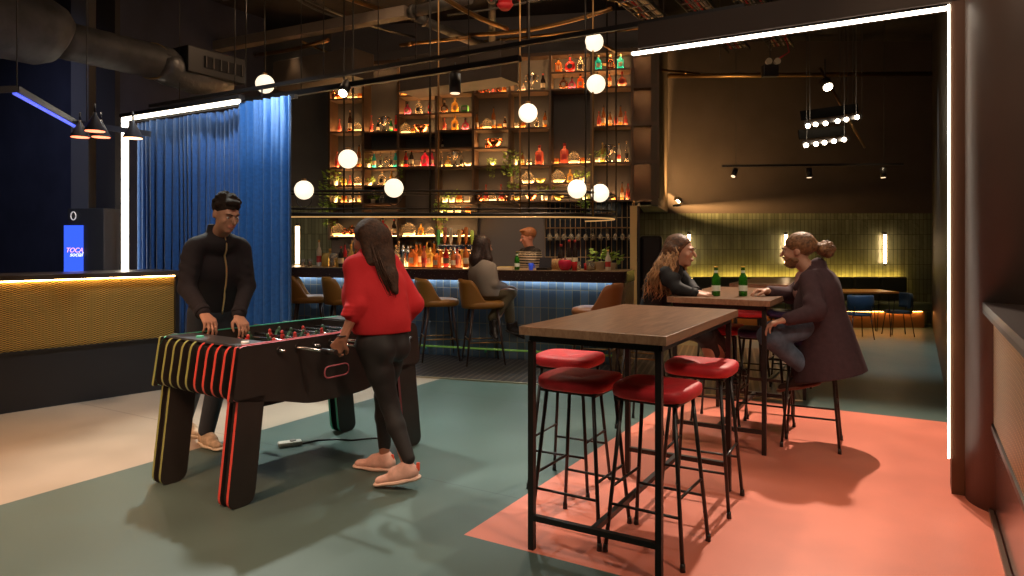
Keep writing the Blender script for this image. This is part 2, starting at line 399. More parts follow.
MB().box((x1-.015, .03, .8), (.03, .04, .62)).build('end_post', black, t)
MB().box((x1+.0, .27, .56), (.02, .52, 1.10)).build('end_panel', dark, t)
# low wall with mesh on the right
t = thing('mesh_partition', 'low partition with perforated metal front and dark cap at the right edge', 'partition', (2.571, 3.705, 0), math.atan2(-.862, -.507))
wm = weave_mat('bronze_mesh', (.62, .36, .14), (.025, .015, .01), .034, .030, rough=.4, metal=.5)
MB().box((1.2, .02, .775), (2.5, .03, .60)).build('mesh_panel', wm, t)
MB().box((1.2, .05, .22), (2.5, .08, .44)).build('kick_panel', mat('kick_bronze', (.16, .085, .07), .16, .5), t)
MB().box((1.2, .02, .455), (2.5, .05, .03)).build('middle_rail', black, t)
MB().box((1.2, -.012, 1.070), (2.4, .010, .006)).build('led_strip', MATS['amber_led'], t)
MB().box((1.2, -.036, 1.066), (2.5, .008, .03)).build('cap_lip', black, t)
MB().box((1.2, .06, 1.092), (2.56, .20, .035)).build('cap', mat('cap_black', (.03, .02, .018), .3), t)
MB().box((-.01, .02, .55), (.03, .06, 1.07)).build('end_post', black, t)
MB().box((1.2, -.005, .01), (2.5, .02, .02)).build('floor_rail', mat('trim_dull', (.2, .13, .1), .3, .7), t)
MB().box((1.3, .42, 1.0), (2.3, .4, .02)).build('shelf', mat('grey_mosaic', (.25, .25, .28), .4, noise=.5, nscale=60), t)

# ================================================================ information kiosk
kp = P(73, 240, 7.65)
t = thing('information_kiosk', 'tall dark kiosk with a lit blue screen behind the reception counter', 'kiosk', (kp.x, kp.y, 0), -.12)
kb = mat('kiosk_case', (.035, .032, .036), .5)
MB().box((.135, .22, .905), (.44, .40, 1.80), bev=.006).build('case', kb, t)
MB().box((0, .01, 1.255), (.225, .015, .72)).build('screen', mat('screen_blue', (.01, .01, .03), .3, emit=(.03, .09, .75), es=1.6), t)
lg = MB(); lg.path([(.0+.03*math.cos(a), .005, 1.72+.045*math.sin(a)) for a in [2*PI*k/14 for k in range(14)]], .006, seg=6, closed=True)
lg.build('ring_logo', mat('logo_white', (.8, .75, .7), .4, emit=(.9, .8, .8), es=.4), t)
for txt, z, col, sz, sh in (('TOCA', 1.315, (1., .45, .6), .075, -.09), ('social', 1.27, (.9, .95, 1.), .07, -.04)):
    cu = bpy.data.curves.new('lettering', 'FONT'); cu.body = txt; cu.size = sz; cu.extrude = .001; cu.shear = .3
    o = bpy.data.objects.new('screen_lettering', cu); C.objects.link(o); o.parent = t; o.location = (sh, -.001, z); o.rotation_euler = (PI/2, .0, 0)
    cu.materials.append(mat('letter_'+txt.lower(), col, .4, emit=col, es=1.4)); bpy.context.view_layer.update()
    me = bpy.data.meshes.new_from_object(o.evaluated_get(bpy.context.evaluated_depsgraph_get())); n_ = bpy.data.objects.new('screen_lettering', me); C.objects.link(n_); n_.parent = t; n_.location = o.location; n_.rotation_euler = o.rotation_euler; bpy.data.objects.remove(o)

# ================================================================ bench and back room
bench_y = 11.3
t = thing('banquette_bench', 'long dark green upholstered bench glowing beneath along the tiled wall', 'bench', (0, 0, 0))
bl, brr = 2.64, 6.78
bm_g = mat('bench_olive', (.10, .11, .045), .7, bump=.1)
b = MB().box(((bl+brr)/2, bench_y+.28, .36), (brr-bl+.22, .56, .14), bev=.03); b.build('seat_cushion', bm_g, t)
w = .46; x = bl; k = 0
while x+w <= brr+.02:
    MB().box((x+w/2, bench_y+.57, .62), (w-.008, .12, .42), bev=.03).build('backrest_panel', mat('bench_back', (.06, .06, .035), .6), t); x += w
MB().box(((bl+brr)/2+.05, bench_y+.36, .145), (brr-bl+.1, .3, .29)).build('plinth', mat('plinth_copper', (.32, .15, .06), .5), t)
MB().box(((bl+brr)/2+.05, bench_y+.195, .275), (brr-bl+.0, .02, .012)).build('led_strip', glow('orange_led', (1., .42, .10), 30), t)
MB().box(((bl+brr)/2, bench_y+.68, .80), (brr-bl, .02, .015)).build('led_strip', glow('yellow_led', (1., .60, .12), 40), t)
for i, (u, lab) in enumerate(((689, 'vertical wall light tube behind the seated woman\'s face'), (786, 'vertical wall light tube just left of the long-coated man\'s face'), (885, 'vertical wall light tube on green tiles right of the hair bun'))):
    p = P(u, 249, 11.98); tt = thing('wall_light_tube', lab, 'wall lamp', (p.x, p.y, p.z), 0, 'vertical tubes on the tiled wall')
    MB().tube((0, 0, -.25), (0, 0, .25), .026, seg=16).build('tube', glow('tube_warm', (1., .66, .36), 13), tt)
    MB().tube((0, 0, .25), (0, 0, .29), .028, seg=12).tube((0, 0, -.29), (0, 0, -.25), .028, seg=12).box((0, .045, .27), (.02, .07, .02)).build('end_cap', black, tt)
p = P(297.5, 245, 10.3); tt = thing('wall_light_tube', 'vertical wall light tube at the right edge of the blue curtain', 'wall lamp', (p.x, p.y, p.z), 0, 'vertical tubes on the tiled wall')
MB().tube((0, 0, -.28), (0, 0, .28), .03, seg=16).build('tube', MATS['tube_warm'], tt)
MB().tube((0, 0, .28), (0, 0, .32), .03, seg=12).build('end_cap', black, tt)
# ================================================================ bar tables
oak = wood_mat('walnut_top', (.11, .055, .03), (.24, .13, .075), rough=.3)
oake = wood_mat('walnut_edge', (.28, .15, .085), (.42, .25, .15), rough=.4)
def bar_table(lab):
    W, L = .611, 1.232; t = thing('bar_table', lab, 'table', group='row of tall walnut tables')
    m = MB().box((W/2, L/2, 1.02), (W+.09, L+.09, .04), bev=.002)
    for f in m.bm.faces: f.material_index = 0 if abs(f.normal.z) > .5 else 1
    m.bm.normal_update()
    for f in m.bm.faces: f.material_index = 0 if abs(f.normal.z) > .5 else 1
    m.build('tabletop', [oak, oake], t)
    fr = MB(); z = .984
    for p, q in (((0, 0), (W, 0)), ((W, 0), (W, L)), ((W, L), (0, L)), ((0, L), (0, 0))): fr.bar((*p, z), (*q, z), .028, .03)
    fr.build('top_frame', black, t)
    for x, y in ((0, 0), (W, 0), (0, L), (W, L)): MB().box((x, y, .485), (.028, .028, .97)).build('leg', black, t)
    MB().bar((0, 0, .15), (W, 0, .15), .026).build('foot_rail', black, t)
    MB().bar((0, L, .15), (W, L, .15), .026).build('foot_rail', black, t)
    MB().bar((W/2, 0, .15), (W/2, L, .15), .026).build('center_stretcher', black, t)
    return t
T1 = Vector((.093, 3.214, 0))
tb = bar_table('nearest tall walnut bar table with red stools pushed around it'); place(tb, T1, GA)
T2 = Vector((1.166, 4.94, 0))
tb2 = copy_tree(tb); place(tb2, T2, GA, 'tall walnut bar table with two green beer bottles on it')
T3 = Vector((2.12, 6.55, 0))
tb3 = copy_tree(tb); place(tb3, T3, GA, 'furthest tall walnut bar table, partly hidden behind the long-haired couple')

# ================================================================ bar stools with pads
red = mat('red_leather', (.66, .030, .040), .52, noise=.12, nscale=14, bump=.12, bscale=120)
purple = mat('purple_leather', (.055, .035, .12), .4, bump=.1)
def stool(lab, m, grp):
    t = thing('bar_stool', lab, 'stool', group=grp)
    prof = [(.0, -.002), (.168, 0), (.181, .008), (.185, .026), (.183, .046), (.172, .057), (.13, .061), (.08, .056), (.04, .050), (.018, .043), (.004, .040)]
    s = MB().lathe(prof, (0, 0, .712), seg=40, sq=4.0)
    for v in s.bm.verts:                         # saddle: ends rise
        if v.co.z > .73: v.co.z += .14*v.co.x**2-.10*v.co.y**2
    s.build('seat', m, t)
    MB().ball((0, 0, .753), (.012, .012, .006), seg=10).build('seat_button', m, t)
    MB().box((0, 0, .704), (.30, .30, .012)).build('seat_plate', black, t)
    top, bot = .125, .183; feet = []
    for sx in (-1, 1):
        for sy in (-1, 1):
            l = MB().tube((sx*bot, sy*bot, .012), (sx*top, sy*top, .706), .0095, seg=10)
            o = l.build('leg', black, t)
            MB().tube((sx*bot*1.003, sy*bot*1.003, 0), (sx*bot, sy*bot, .035), .013, .011, seg=10).build('rubber_foot', black, o)
    def at(sx, sy, z): k = bot+(top-bot)*z/.706; return (sx*k, sy*k, z)
    for (a, b2, z) in (((-1, -1), (-1, 1), .30), ((1, -1), (1, 1), .30), ((-1, -1), (1, -1), .22), ((-1, 1), (1, 1), .22)):
        MB().tube(at(*a, z), at(*b2, z), .007, seg=8).build('foot_rail', black, t)
    return t
gr, gp = 'red stools around the near table', 'dark purple stools around the middle table'
st = stool('near red stool at the left long side of the nearest table', red, gr); place(st, (.345, 3.45, 0), GA-.02)
def cs(src, loc, rz, lab, grp): return place(copy_tree(src), loc, rz, lab, grp)
cs(st, (.343, 4.08, 0), GA+.05, 'red stool furthest left, standing behind another red stool', gr)
cs(st, (.685, 3.245, 0), GA-.04, 'red stool closest to the camera, crossed by the near table leg', gr)
cs(st, (1.05, 3.82, 0), GA+.03, 'red stool right of the nearest table near its far corner', gr)
ps = stool('purple stool tucked under the table, touching the man\'s knee', purple, gp); place(ps, (1.93, 5.27, 0), GA)
cs(ps, (2.13, 4.90, 0), GA+.06, 'purple stool the long-coated man sits on', gp)
cs(st, (1.05, 5.36, 0), GA, 'red stool the black-shirted woman sits on', 'red stools around the middle table')
cs(st, (1.655, 5.50, 0), GA+.04, 'red stool glimpsed under the beer bottle table, behind its legs', 'red stools around the middle table')
cs(st, (2.29, 6.72, 0), GA, 'small red stool far back under the furthest tall table', 'stools around the furthest tall table')
cs(ps, (2.66, 6.66, 0), GA, 'dark purple stool far back beside the furthest tall table', 'stools around the furthest tall table')

# ================================================================ upholstered bar chairs
musta = mat('mustard_leather', (.30, .13, .022), .45, bump=.08)
caram = mat('caramel_leather', (.30, .10, .03), .45, bump=.08)
legw = mat('dark_walnut_leg', (.045, .022, .016), .4)
def bar_chair(lab, m, grp):
    """faces local +x"""
    t = thing('bar_chair', lab, 'bar chair', group=grp)
    b = MB(); nA, nZ = 28, 7; A0 = R(104); outer = []; inner = []
    for i in range(nA+1):
        a = -A0+2*A0*i/nA; k = abs(a)/A0
        q_ = min(1, max(0, (k-.50)/.46)); top = 1.0-.02*k-.245*q_*q_*(3-2*q_); bot = .66
        ro, ri = [], []
        for j in range(nZ+1):
            z = bot+(top-bot)*j/nZ; fl_ = .205+.045*(z-bot)/.34; 
            q = 1+.10*math.cos(2*a)
            d = Vector((-math.cos(a)*fl_*1.03, math.sin(a)*fl_*q, z))
            n = Vector((-math.cos(a), math.sin(a), 0))*(.022*(1-.35*(j == nZ)))
            ro.append(b.bm.verts.new(d+n)); ri.append(b.bm.verts.new(d-n))
        outer.append(ro); inner.append(ri)
    for i in range(nA):
        for j in range(nZ):
            b.bm.faces.new((outer[i][j], outer[i+1][j], outer[i+1][j+1], outer[i][j+1])).smooth = True
            b.bm.faces.new((inner[i][j], inner[i][j+1], inner[i+1][j+1], inner[i+1][j])).smooth = True
        b.bm.faces.new((outer[i][nZ], outer[i+1][nZ], inner[i+1][nZ], inner[i][nZ])).smooth = True
        b.bm.faces.new((outer[i][0], inner[i][0], inner[i+1][0], outer[i+1][0]))
    for i in (0, nA):
        for j in range(nZ): b.bm.faces.new((outer[i][j], outer[i][j+1], inner[i][j+1], inner[i][j]))
    b.build('backrest', m, t)
    s = MB().lathe([(.10, 0), (.20, .0), (.222, .02), (.226, .05), (.215, .075), (.17, .088), (.02, .092)], (.035, 0, .66), seg=36, sq=3.2)
    s.build('seat', m, t)
    for sx, sy in ((-1, -1), (-1, 1), (1, -1), (1, 1)):
        MB().tube((.02+sx*.225, sy*.21, 0), (.02+sx*.14, sy*.14, .67), .010, .017, seg=12).build('leg', legw, t)
    def at(sx, sy, z): k = z/.67; return (.02+sx*(.225-.085*k), sy*(.21-.07*k), z)
    for a, b2, z in (((1, -1), (1, 1), .24), ((-1, -1), (-1, 1), .30), ((-1, -1), (1, -1), .27), ((-1, 1), (1, 1), .27)):
        MB().tube(at(*a, z), at(*b2, z), .008, seg=8).build('stretcher', mat('brass_rail', (.35, .2, .08), .35, .8), t)
    return t
gb = 'mustard bar chairs along the bar'
ch = bar_chair('mustard bar chair the grey-sweatered woman sits on', musta, gb); place(ch, (-.36, 8.12, 0), R(12))
cs(ch, (-.91, 8.38, 0), R(14), 'mustard bar chair just right of the woman in red', gb)
cs(ch, (-2.10, 8.62, 0), R(20), 'mustard bar chair mostly hidden behind the woman in red', gb)
cs(ch, (-2.62, 8.84, 0), R(12), 'leftmost mustard bar chair, beside the curtain edge', gb)
c5 = bar_chair('caramel bar chair with its seat turned left, behind the nearest table', caram, 'caramel bar chairs at the bar end'); place(c5, (.90, 7.28, 0), R(160))
cs(c5, (1.32, 7.02, 0), R(160), 'caramel bar chair right behind the seated woman\'s back', 'caramel bar chairs at the bar end')

# ================================================================ foosball table
def foosball():
    Lg = Vector((.563, .826, 0)); Wd = Vector((-.826, .563, 0)); o0 = Vector((-1.478, 3.695, 0)); ang = math.atan2(Lg.y, Lg.x)
    t = thing('foosball_table', 'black foosball table with ribbed ends and coloured plate edges', 'foosball table', o0, ang)
    # local: x along length, y across (away from the camera)
    L, W = 1.42, .765; z1 = .865
    pk = mat('plate_black', (.035, .027, .024), .42, noise=.15, nscale=5)
    cr = mat('edge_red', (.65, .07, .055), .45); co = mat('edge_olive', (.28, .30, .09), .45); cg = mat('edge_green', (.08, .50, .34), .45); cp = mat('edge_pink', (.62, .16, .2), .45)
    def bottom(x): pass
    side = rounded([(0, z1), (-.045, .575), (.26, .53), (.50, .468), (.92, .468), (1.16, .53), (L+.045, .575), (L, z1)], [.06, .08, .1, .08, .08, .1, .06, .05], 6)
    def plate(y, poly, rim, name, th=.020): return MB().prism(poly, (0, y, 0), (1, 0, 0), (0, 0, 1), th, 0, 1).build(name, [pk, rim], t)
    # slot in the near side is built from a ring on the plate
    plate(.016, side, cp, 'side_panel'); plate(W, side, cg, 'side_panel')
    # ribs of both ends
    n = 10
    for k in range(n):
        y = .016+(W-.016)*k/(n-1)
        zb = .600
        e0 = rounded([(0, z1), (0, zb), (.05, .585), (.05, z1-.02), (.05, z1)], [.05, .045, 0, 0, 0], 6)
        near = rounded([(0, z1), (-.045, .577), (.20, .543), (.20, z1)], [.06, .08, 0, 0], 6)
        far = rounded([(L, z1), (L-.20, z1), (L-.20, .543), (L+.045, .577)], [.05, 0, 0, .06], 6)
        if 0 < k < n-1:
            plate(y, near, cr if k < 5 else co, 'end_rib'); plate(y, far, cp if k < 5 else cg, 'end_rib')
        else:
            plate(y+.0005 if k else y-.0005, rounded([(-.001, z1), (-.046, .577), (-.02, .573), (.02, z1)], [.05, .06, 0, 0], 6), cr if k == 0 else co, 'end_rib', th=.0195)
    MB().box((.115, W/2, .705), (.19, W-.04, .27)).build('end_core', mat('core_black', (.01, .008, .008), .8), t)
    MB().box((L-.115, W/2, .705), (.19, W-.04, .27)).build('end_core', MATS['core_black'], t)
    MB().box((L/2, W/2, .745), (L-.36, W-.04, .02)).build('playfield', mat('playfield_grey', (.03, .045, .045), .3), t)
    MB().box((L/2, W/2, .62), (L-.36, W-.04, .22)).build('ball_chamber', MATS['core_black'], t)
    rimm = MB(); 
    for y in (.02, W-.02): rimm.box((L/2, y, z1+.002), (L-.1, .012, .006), mi=0 if y < .1 else 1)
    rimm.build('top_edge_trim', [cp, cg], t)
    for x in (.205, L-.205): MB().box((x, W/2, z1-.03), (.03, W-.06, .05)).build('end_wall', pk, t)
    MB().box((.118, W/2, z1-.002), (.175, W-.05, .012)).build('end_shelf', mat('shelf_dark', (.06, .065, .075), .35), t)
    MB().box((L-.118, W/2, z1-.002), (.175, W-.05, .012)).build('end_shelf', MATS['shelf_dark'], t)
    # ball return slot with a pink rim
    pts = rounded([(.60, .60), (.60, .67), (.79, .67), (.79, .60)], .034, 6)
    MB().path([(x, -.003, z) for x, z in pts], .0055, seg=6, closed=True).build('slot_rim', cp, t)
    MB().prism(pts, (0, -.0005, 0), (1, 0, 0), (0, 0, 1), .002, 0, 0).build('slot_opening', MATS['core_black'], t)
    for x, z in ((.06, .82), (.03, .63), (.17, .82), (.17, .61), (.17, .67), (1.28, .62)): MB().tube((x, -.003, z), (x, .002, z), .006, seg=8).build('bolt', MATS['core_black'], t)
    # legs: two plates with a core
    for (xb, xt, ys, rim) in ((-.055, .012, (.0, .0), cr), (-.055, .012, (W-.10, W), co), (L+.055, L-.012, (.0, .0), cp), (L+.055, L-.012, (W-.10, W), cg)):
        s = 1 if xb < .5 else -1; w = .165*s; zt = .58
        poly = rounded([(xb-.05*s+.05*s, 0), (xt, zt), (xt+w, zt), (xb+w, 0)], [.065, 0, 0, .065], 6)
        if s < 0: poly = poly[::-1]
        y0 = min(ys)
        lg = MB().prism(poly, (0, y0+.016, 0), (1, 0, 0), (0, 0, 1), .020, 0, 1).prism(poly, (0, y0+.092, 0), (1, 0, 0), (0, 0, 1), .020, 0, 1).build('leg', [pk, rim], t)
        core = [((x-xb-w/2-(xt-xb)*z/zt)*.72+xb+w/2+(xt-xb)*z/zt, max(z, .014)) for x, z in poly]
        MB().prism(core, (0, y0+.072, 0), (1, 0, 0), (0, 0, 1), .056, 0, 0).build('leg_core', MATS['core_black'], lg)
    # rods with players
    steel = mat('rod_steel', (.6, .6, .6), .22, 1.); pr = mat('player_red', (.6, .05, .04), .4); pg = mat('player_green', (.05, .12, .07), .4)
    cnt = [1, 2, 3, 5, 5, 3, 2, 1]
    for i in range(8):
        x = .275+i*(L-.55)/7; z = .815; near_h = i in (1, 3, 4, 6); off = (-.13 if i in (1, 3) else -.05)+.03*math.sin(i*2.1)
        y0 = (-.22 if near_h else -.05); y1 = W+(.05 if near_h else .22)
        rod = MB().tube((x, y0, z), (x, y1, z), .008, seg=10).build('rod', steel, t)
        hy = y0 if near_h else y1; d = -1 if near_h else 1
        MB().tube((x, hy, z), (x, hy+d*.11, z), .014, .017, seg=12).build('handle', black, rod)
        MB().tube((x, 0.0+(-.012), z), (x, 0.004, z), .022, seg=14).build('rod_bearing', black, rod); MB().tube((x, W+.004, z), (x, W+.018, z), .022, seg=14).build('rod_bearing', black, rod)
        c = cnt[i]; mm = pr if i in (0, 1, 3, 5) else pg
        for k in range(c):
            y = W*(k+1)/(c+1)+.05*math.sin(i*3.7); tilt = .5*math.sin(i*1.9+.4)
            M = Matrix.Translation((x, y, z)) @ Matrix.Rotation(tilt, 4, 'Y')
            p = MB().box((0, 0, -.008), (.018, .026, .048), M=M, bev=.004).box((0, 0, -.055), (.012, .018, .05), M=M, bev=.003).box((.006, 0, -.077), (.024, .018, .012), M=M, bev=.003)
            p.ball(M @ Vector((0, 0, .028)), (.011, .011, .014), seg=10); p.build('player_figure', mm, rod)
    for (x, y, m) in ((.11, .08, mat('puck_white', (.8, .8, .8), .4)), (.10, .50, cg)):
        MB().tube((x, y, z1-.006), (x, y, z1+.014), .022, seg=16).build('score_marker', m, t)
    return t
foosball()

# power strip and cable on the floor behind the woman's leg
cpth = [F(282, 447), F(300, 445), F(318, 441), F(336, 440), F(352, 441), F(372, 439), F(392, 438)]
for q in cpth: q.z = .006
tag(MB().path(cpth, .006, seg=6).build('power_cable', black), 'thin black cable lying on the floor under the foosball table', 'cable')
pp = F(290, 446); t = thing('cable_reel', 'small white plug adapter at the cable end on the floor', 'adapter', (pp.x, pp.y, 0), R(25))
MB().box((0, 0, .018), (.16, .07, .034), bev=.01).build('case', mat('plastic_ivory', (.6, .55, .48), .5), t)
MB().tube((.02, 0, .034), (.02, 0, .042), .022, seg=16).build('socket', mat('plastic_grey', (.2, .18, .16), .5), t)

# ================================================================ dining chairs and table in the far room
bluev = mat('blue_velvet_chair', (.018, .055, .13), .6, sheen=.1); tblw = mat('orange_wood', (.65, .24, .06), .3)
tp = P(838, 300, 10.7); t = thing('dining_table', 'small orange wood dining table far back in front of the bench', 'table', (tp.x, tp.y, 0), 0)
MB().box((.0, 0, .665), (1.55, .62, .028), bev=.004).build('tabletop', tblw, t)
for x in (-.70, .70):
    for y in (-.22, .22):
        MB().path([(x-.04, y, .65), (x, y, .02), (x+.02, y, .012), (x+.06, y, .65)], .007, seg=6).build('leg', black, t)
def dchair(lab):
    t = thing('dining_chair', lab, 'chair', group='blue dining chairs at the bench table')
    b = MB(); n = 14; sec = []
    for i in range(n+1):
        a = R(-62+124*i/n); row = []
        for z, kk in ((.50, .9), (.54, 1), (.64, 1.04), (.72, 1.02), (.755, .96)):
            row.append((Vector((-math.cos(a)*.21*kk, math.sin(a)*.24*kk, z)), Vector((-math.cos(a), math.sin(a), 0))*.018))
        sec.append([(b.bm.verts.new(p+n_), b.bm.verts.new(p-n_)) for p, n_ in row])
    for i in range(n):
        for j in range(4):
            b.bm.faces.new((sec[i][j][0], sec[i+1][j][0], sec[i+1][j+1][0], sec[i][j+1][0])).smooth = True
            b.bm.faces.new((sec[i][j][1], sec[i][j+1][1], sec[i+1][j+1][1], sec[i+1][j][1])).smooth = True
        b.bm.faces.new((sec[i][4][0], sec[i+1][4][0], sec[i+1][4][1], sec[i][4][1])); b.bm.faces.new((sec[i][0][0], sec[i][0][1], sec[i+1][0][1], sec[i+1][0][0]))
    for i in (0, n):
        for j in range(4): b.bm.faces.new((sec[i][j][0], sec[i][j+1][0], sec[i][j+1][1], sec[i][j][1]))
    b.build('backrest', bluev, t)
    MB().lathe([(.12, 0), (.20, .002), (.215, .02), (.20, .042), (.05, .048)], (0, 0, .40), seg=28, sq=3).build('seat', bluev, t)
    for sx, sy in ((-1, -1), (-1, 1), (1, -1), (1, 1)):
        MB().tube((sx*.20, sy*.19, 0), (sx*.15, sy*.15, .41), .009, seg=8).build('leg', black, t)
    for sy in (-1, 1): MB().tube((-.17, sy*.15, .41), (-.20, sy*.14, .56), .008, seg=8).build('back_post', black, t)
    return t
dc = dchair('blue dining chair with its back to the camera, right of the long coat'); place(dc, (5.13, 10.25, 0), R(90))
cs(dc, (5.90, 10.55, 0), R(172), 'light blue dining chair at the right end of the bench table', 'blue dining chairs at the bench table')
cs(dc, (4.30, 10.25, 0), R(90), 'blue dining chair half hidden behind the seated man\'s coat', 'blue dining chairs at the bench table')
for o_ in list(C.objects):
    if o_.name.startswith('dining_chair'): o_.scale = (.86, .86, .86)
# tall-backed booth chair behind the seated woman
bp_ = P(651, 262, 10.6); t = thing('booth_seat', 'tall black leather booth back by the navy tiled corner', 'booth', (bp_.x, bp_.y, 0), -.1)
blk = mat('black_leather', (.02, .014, .012), .3)
MB().box((0, 0, .78), (.34, .12, 1.5), bev=.05).build('backrest', blk, t); MB().box((.02, -.25, .36), (.34, .42, .2), bev=.04).build('seat', blk, t)
MB().box((.02, -.2, .13), (.3, .34, .26)).build('base', dark, t)
# ================================================================ bar counter
BO = Vector((1.24, 7.56, 0)); BA = math.atan2(-.325, .946); BD = Vector((.946, -.325, 0)).normalized(); BN = Vector((.325, .946, 0)).normalized()
def bl(x, y, z=0.): p = BO+BD*x+BN*y; return Vector((p.x, p.y, z))
speck = bpy.data.materials.new('terrazzo_dark'); speck.use_nodes = True
_nt = speck.node_tree; _b = _nt.nodes['Principled BSDF']; _b.inputs['Roughness'].default_value = .25
_tc = _nt.nodes.new('ShaderNodeTexCoord'); _v = _nt.nodes.new('ShaderNodeTexVoronoi'); _v.inputs['Scale'].default_value = 45; _nt.links.new(_tc.outputs['Object'], _v.inputs['Vector'])
_r = _nt.nodes.new('ShaderNodeValToRGB'); _r.color_ramp.elements[0].position = .10; _r.color_ramp.elements[1].position = .14
_r.color_ramp.elements[0].color = (.35, .25, .18, 1); _r.color_ramp.elements[1].color = (.035, .018, .016, 1)
_nt.links.new(_v.outputs['Distance'], _r.inputs[0]); _nt.links.new(_r.outputs[0], _b.inputs['Base Color'])
t = thing('bar_counter', 'long bar counter with speckled dark top and glossy blue tiled front', 'bar counter', BO, BA)
m = MB(); m.box((-2.94, .54, .49), (5.6, .34, .98)); m.build('tiled_front', blue_tile, t)
top = rounded([(-5.8, .75), (-5.8, 0), (0, 0), (0, .75)], [0, 0, .14, .1], 8)
MB().prism([(x, y) for x, y in top], (0, 0, .975), (1, 0, 0), (0, 1, 0), .125).build('counter_top', speck, t)
MB().prism(rounded([(-5.8, .73), (-5.8, .02), (-.02, .02), (-.02, .73)], [0, 0, .14, .1], 8), (0, 0, 1.1), (1, 0, 0), (0, 1, 0), .004).build('top_surface', mat('counter_oak', (.34, .22, .12), .3), t)
MB().box((-.09, .40, .487), (.15, .60, .974)).build('end_panel', mat('end_stone', (.22, .15, .09), .4, noise=.3, nscale=20), t)
MB().box((-3.0, .335, .968), (5.6, .014, .010)).build('led_strip', glow('counter_led', (.82, .92, 1.), 26), t)
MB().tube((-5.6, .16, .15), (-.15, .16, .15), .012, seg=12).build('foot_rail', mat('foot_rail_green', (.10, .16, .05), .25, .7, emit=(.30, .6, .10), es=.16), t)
for x in (-.9, -1.7, -2.5, -3.3, -4.1): MB().bar((x, .16, .15), (x, .37, .10), .015).ball((x, .16, .12), .02, seg=8).build('rail_bracket', mat('bracket_green', (.03, .25, .12), .4), t)

# hanging gantry over the bar
gy = 8.2
def loop(z, off=0.):
    pts = [Vector((-3.9, gy+off, z)), Vector((-2.0, gy+off, z)), Vector((0.3, gy+off, z))]
    for k in range(1, 15):
        a = -PI/2+PI*.75*k/14; pts.append(Vector((.3+(1.06-off)*math.cos(a), gy+1.0+(1.0-off)*math.sin(a), z)))
    return pts
t = thing('hanging_gantry', 'black metal rail gantry with curved right end hanging over the bar', 'gantry')
railm = mat('rail_black', (.02, .016, .013), .35, .5); brass = mat('brass_rod', (.30, .17, .07), .32, .9)
MB().path(loop(2.035), .016, seg=8).build('top_rail', railm, t)
MB().path(loop(1.825), .012, seg=8).build('middle_rail', railm, t)
MB().path(loop(1.76), .024, seg=8).build('bottom_rail', railm, t)
MB().path(loop(1.728), .008, seg=8).build('lit_rail_lip', mat('brass_lip_glow', (.75, .45, .2), .3, .9, emit=(1., .55, .2), es=.5), t)  # emission painted on the lip in place of light catching the rail underside
MB().path(loop(1.76, .55), .016, seg=8).build('inner_rail', railm, t)
MB().path(loop(2.035, .55), .012, seg=8).build('inner_rail', railm, t)
for i in range(9):
    x = -3.6+.5*i; MB().bar((x, gy, 1.76), (x, gy+.55, 1.76), .02).build('cross_bar', railm, t)
for u in (344, 353, 430, 438.5, 520, 529, 585.5, 593):
    X = (u-U0)*gy/FP; MB().tube((X, gy, 1.74), (X, gy, 4.95), .011, seg=8).build('hanging_rod', brass if u in (438.5, 520, 593) else railm, t)
for u, Y in ((607, 9.0), (616, 9.3)):
    p = P(u, 200, Y); MB().tube((p.x, p.y, 1.74), (p.x, p.y, 4.95), .011, seg=8).build('hanging_rod', railm, t)
p = P(607, 200, 9.0); MB().bar((p.x-.35, gy+.1, 3.92), (p.x+.1, p.y, 3.92), .03).build('cross_bar', brass, t)

gm_ = glow('opal_globe', (1., .84, .60), 1.3)
globes = [(304, 190, 'white globe lamp beside the curtain edge, on the gantry rail', 0), (394, 188, 'white globe lamp on the gantry rail above the woman in red', 0),
          (577, 189, 'left one of two white globe lamps side by side at the gantry curve', 0), (600, 193, 'right one of two white globe lamps side by side at the gantry curve', .35),
          (348, 159, 'white globe lamp on left rods, above potted plants of the back bar', 0), (528, 113, 'white globe lamp halfway up the middle pair of rods', 0),
          (594, 42, 'topmost white globe lamp, near the ceiling above two teal bottles', .05), (596, 84, 'white globe lamp directly below the topmost globe', .05),
          (265, 84, 'white globe lamp above the blue curtain top', .2)]
for u, v, lab, dy in globes:
    p = P(u, v, gy-.03+dy); tt = thing('globe_lamp', lab, 'lamp', p, 0, 'white globe lamps over the bar')
    MB().ball((0, 0, 0), .112, seg=28).build('glass_globe', gm_, tt)
    MB().tube((0, .0, .10), (0, .0, .135), .03, seg=12).build('globe_cap', brass, tt)
    if v > 180:
        MB().path([Vector((.10*math.cos(a), 0, -.07+.14*math.sin(a))) for a in [PI+PI*k/12 for k in range(13)]], .005, seg=6).build('wire_loop', railm, tt)
    elif u == 265: MB().tube((0, 0, .12), (0, 0, 1.0), .01, seg=8).build('hanging_rod', railm, tt)

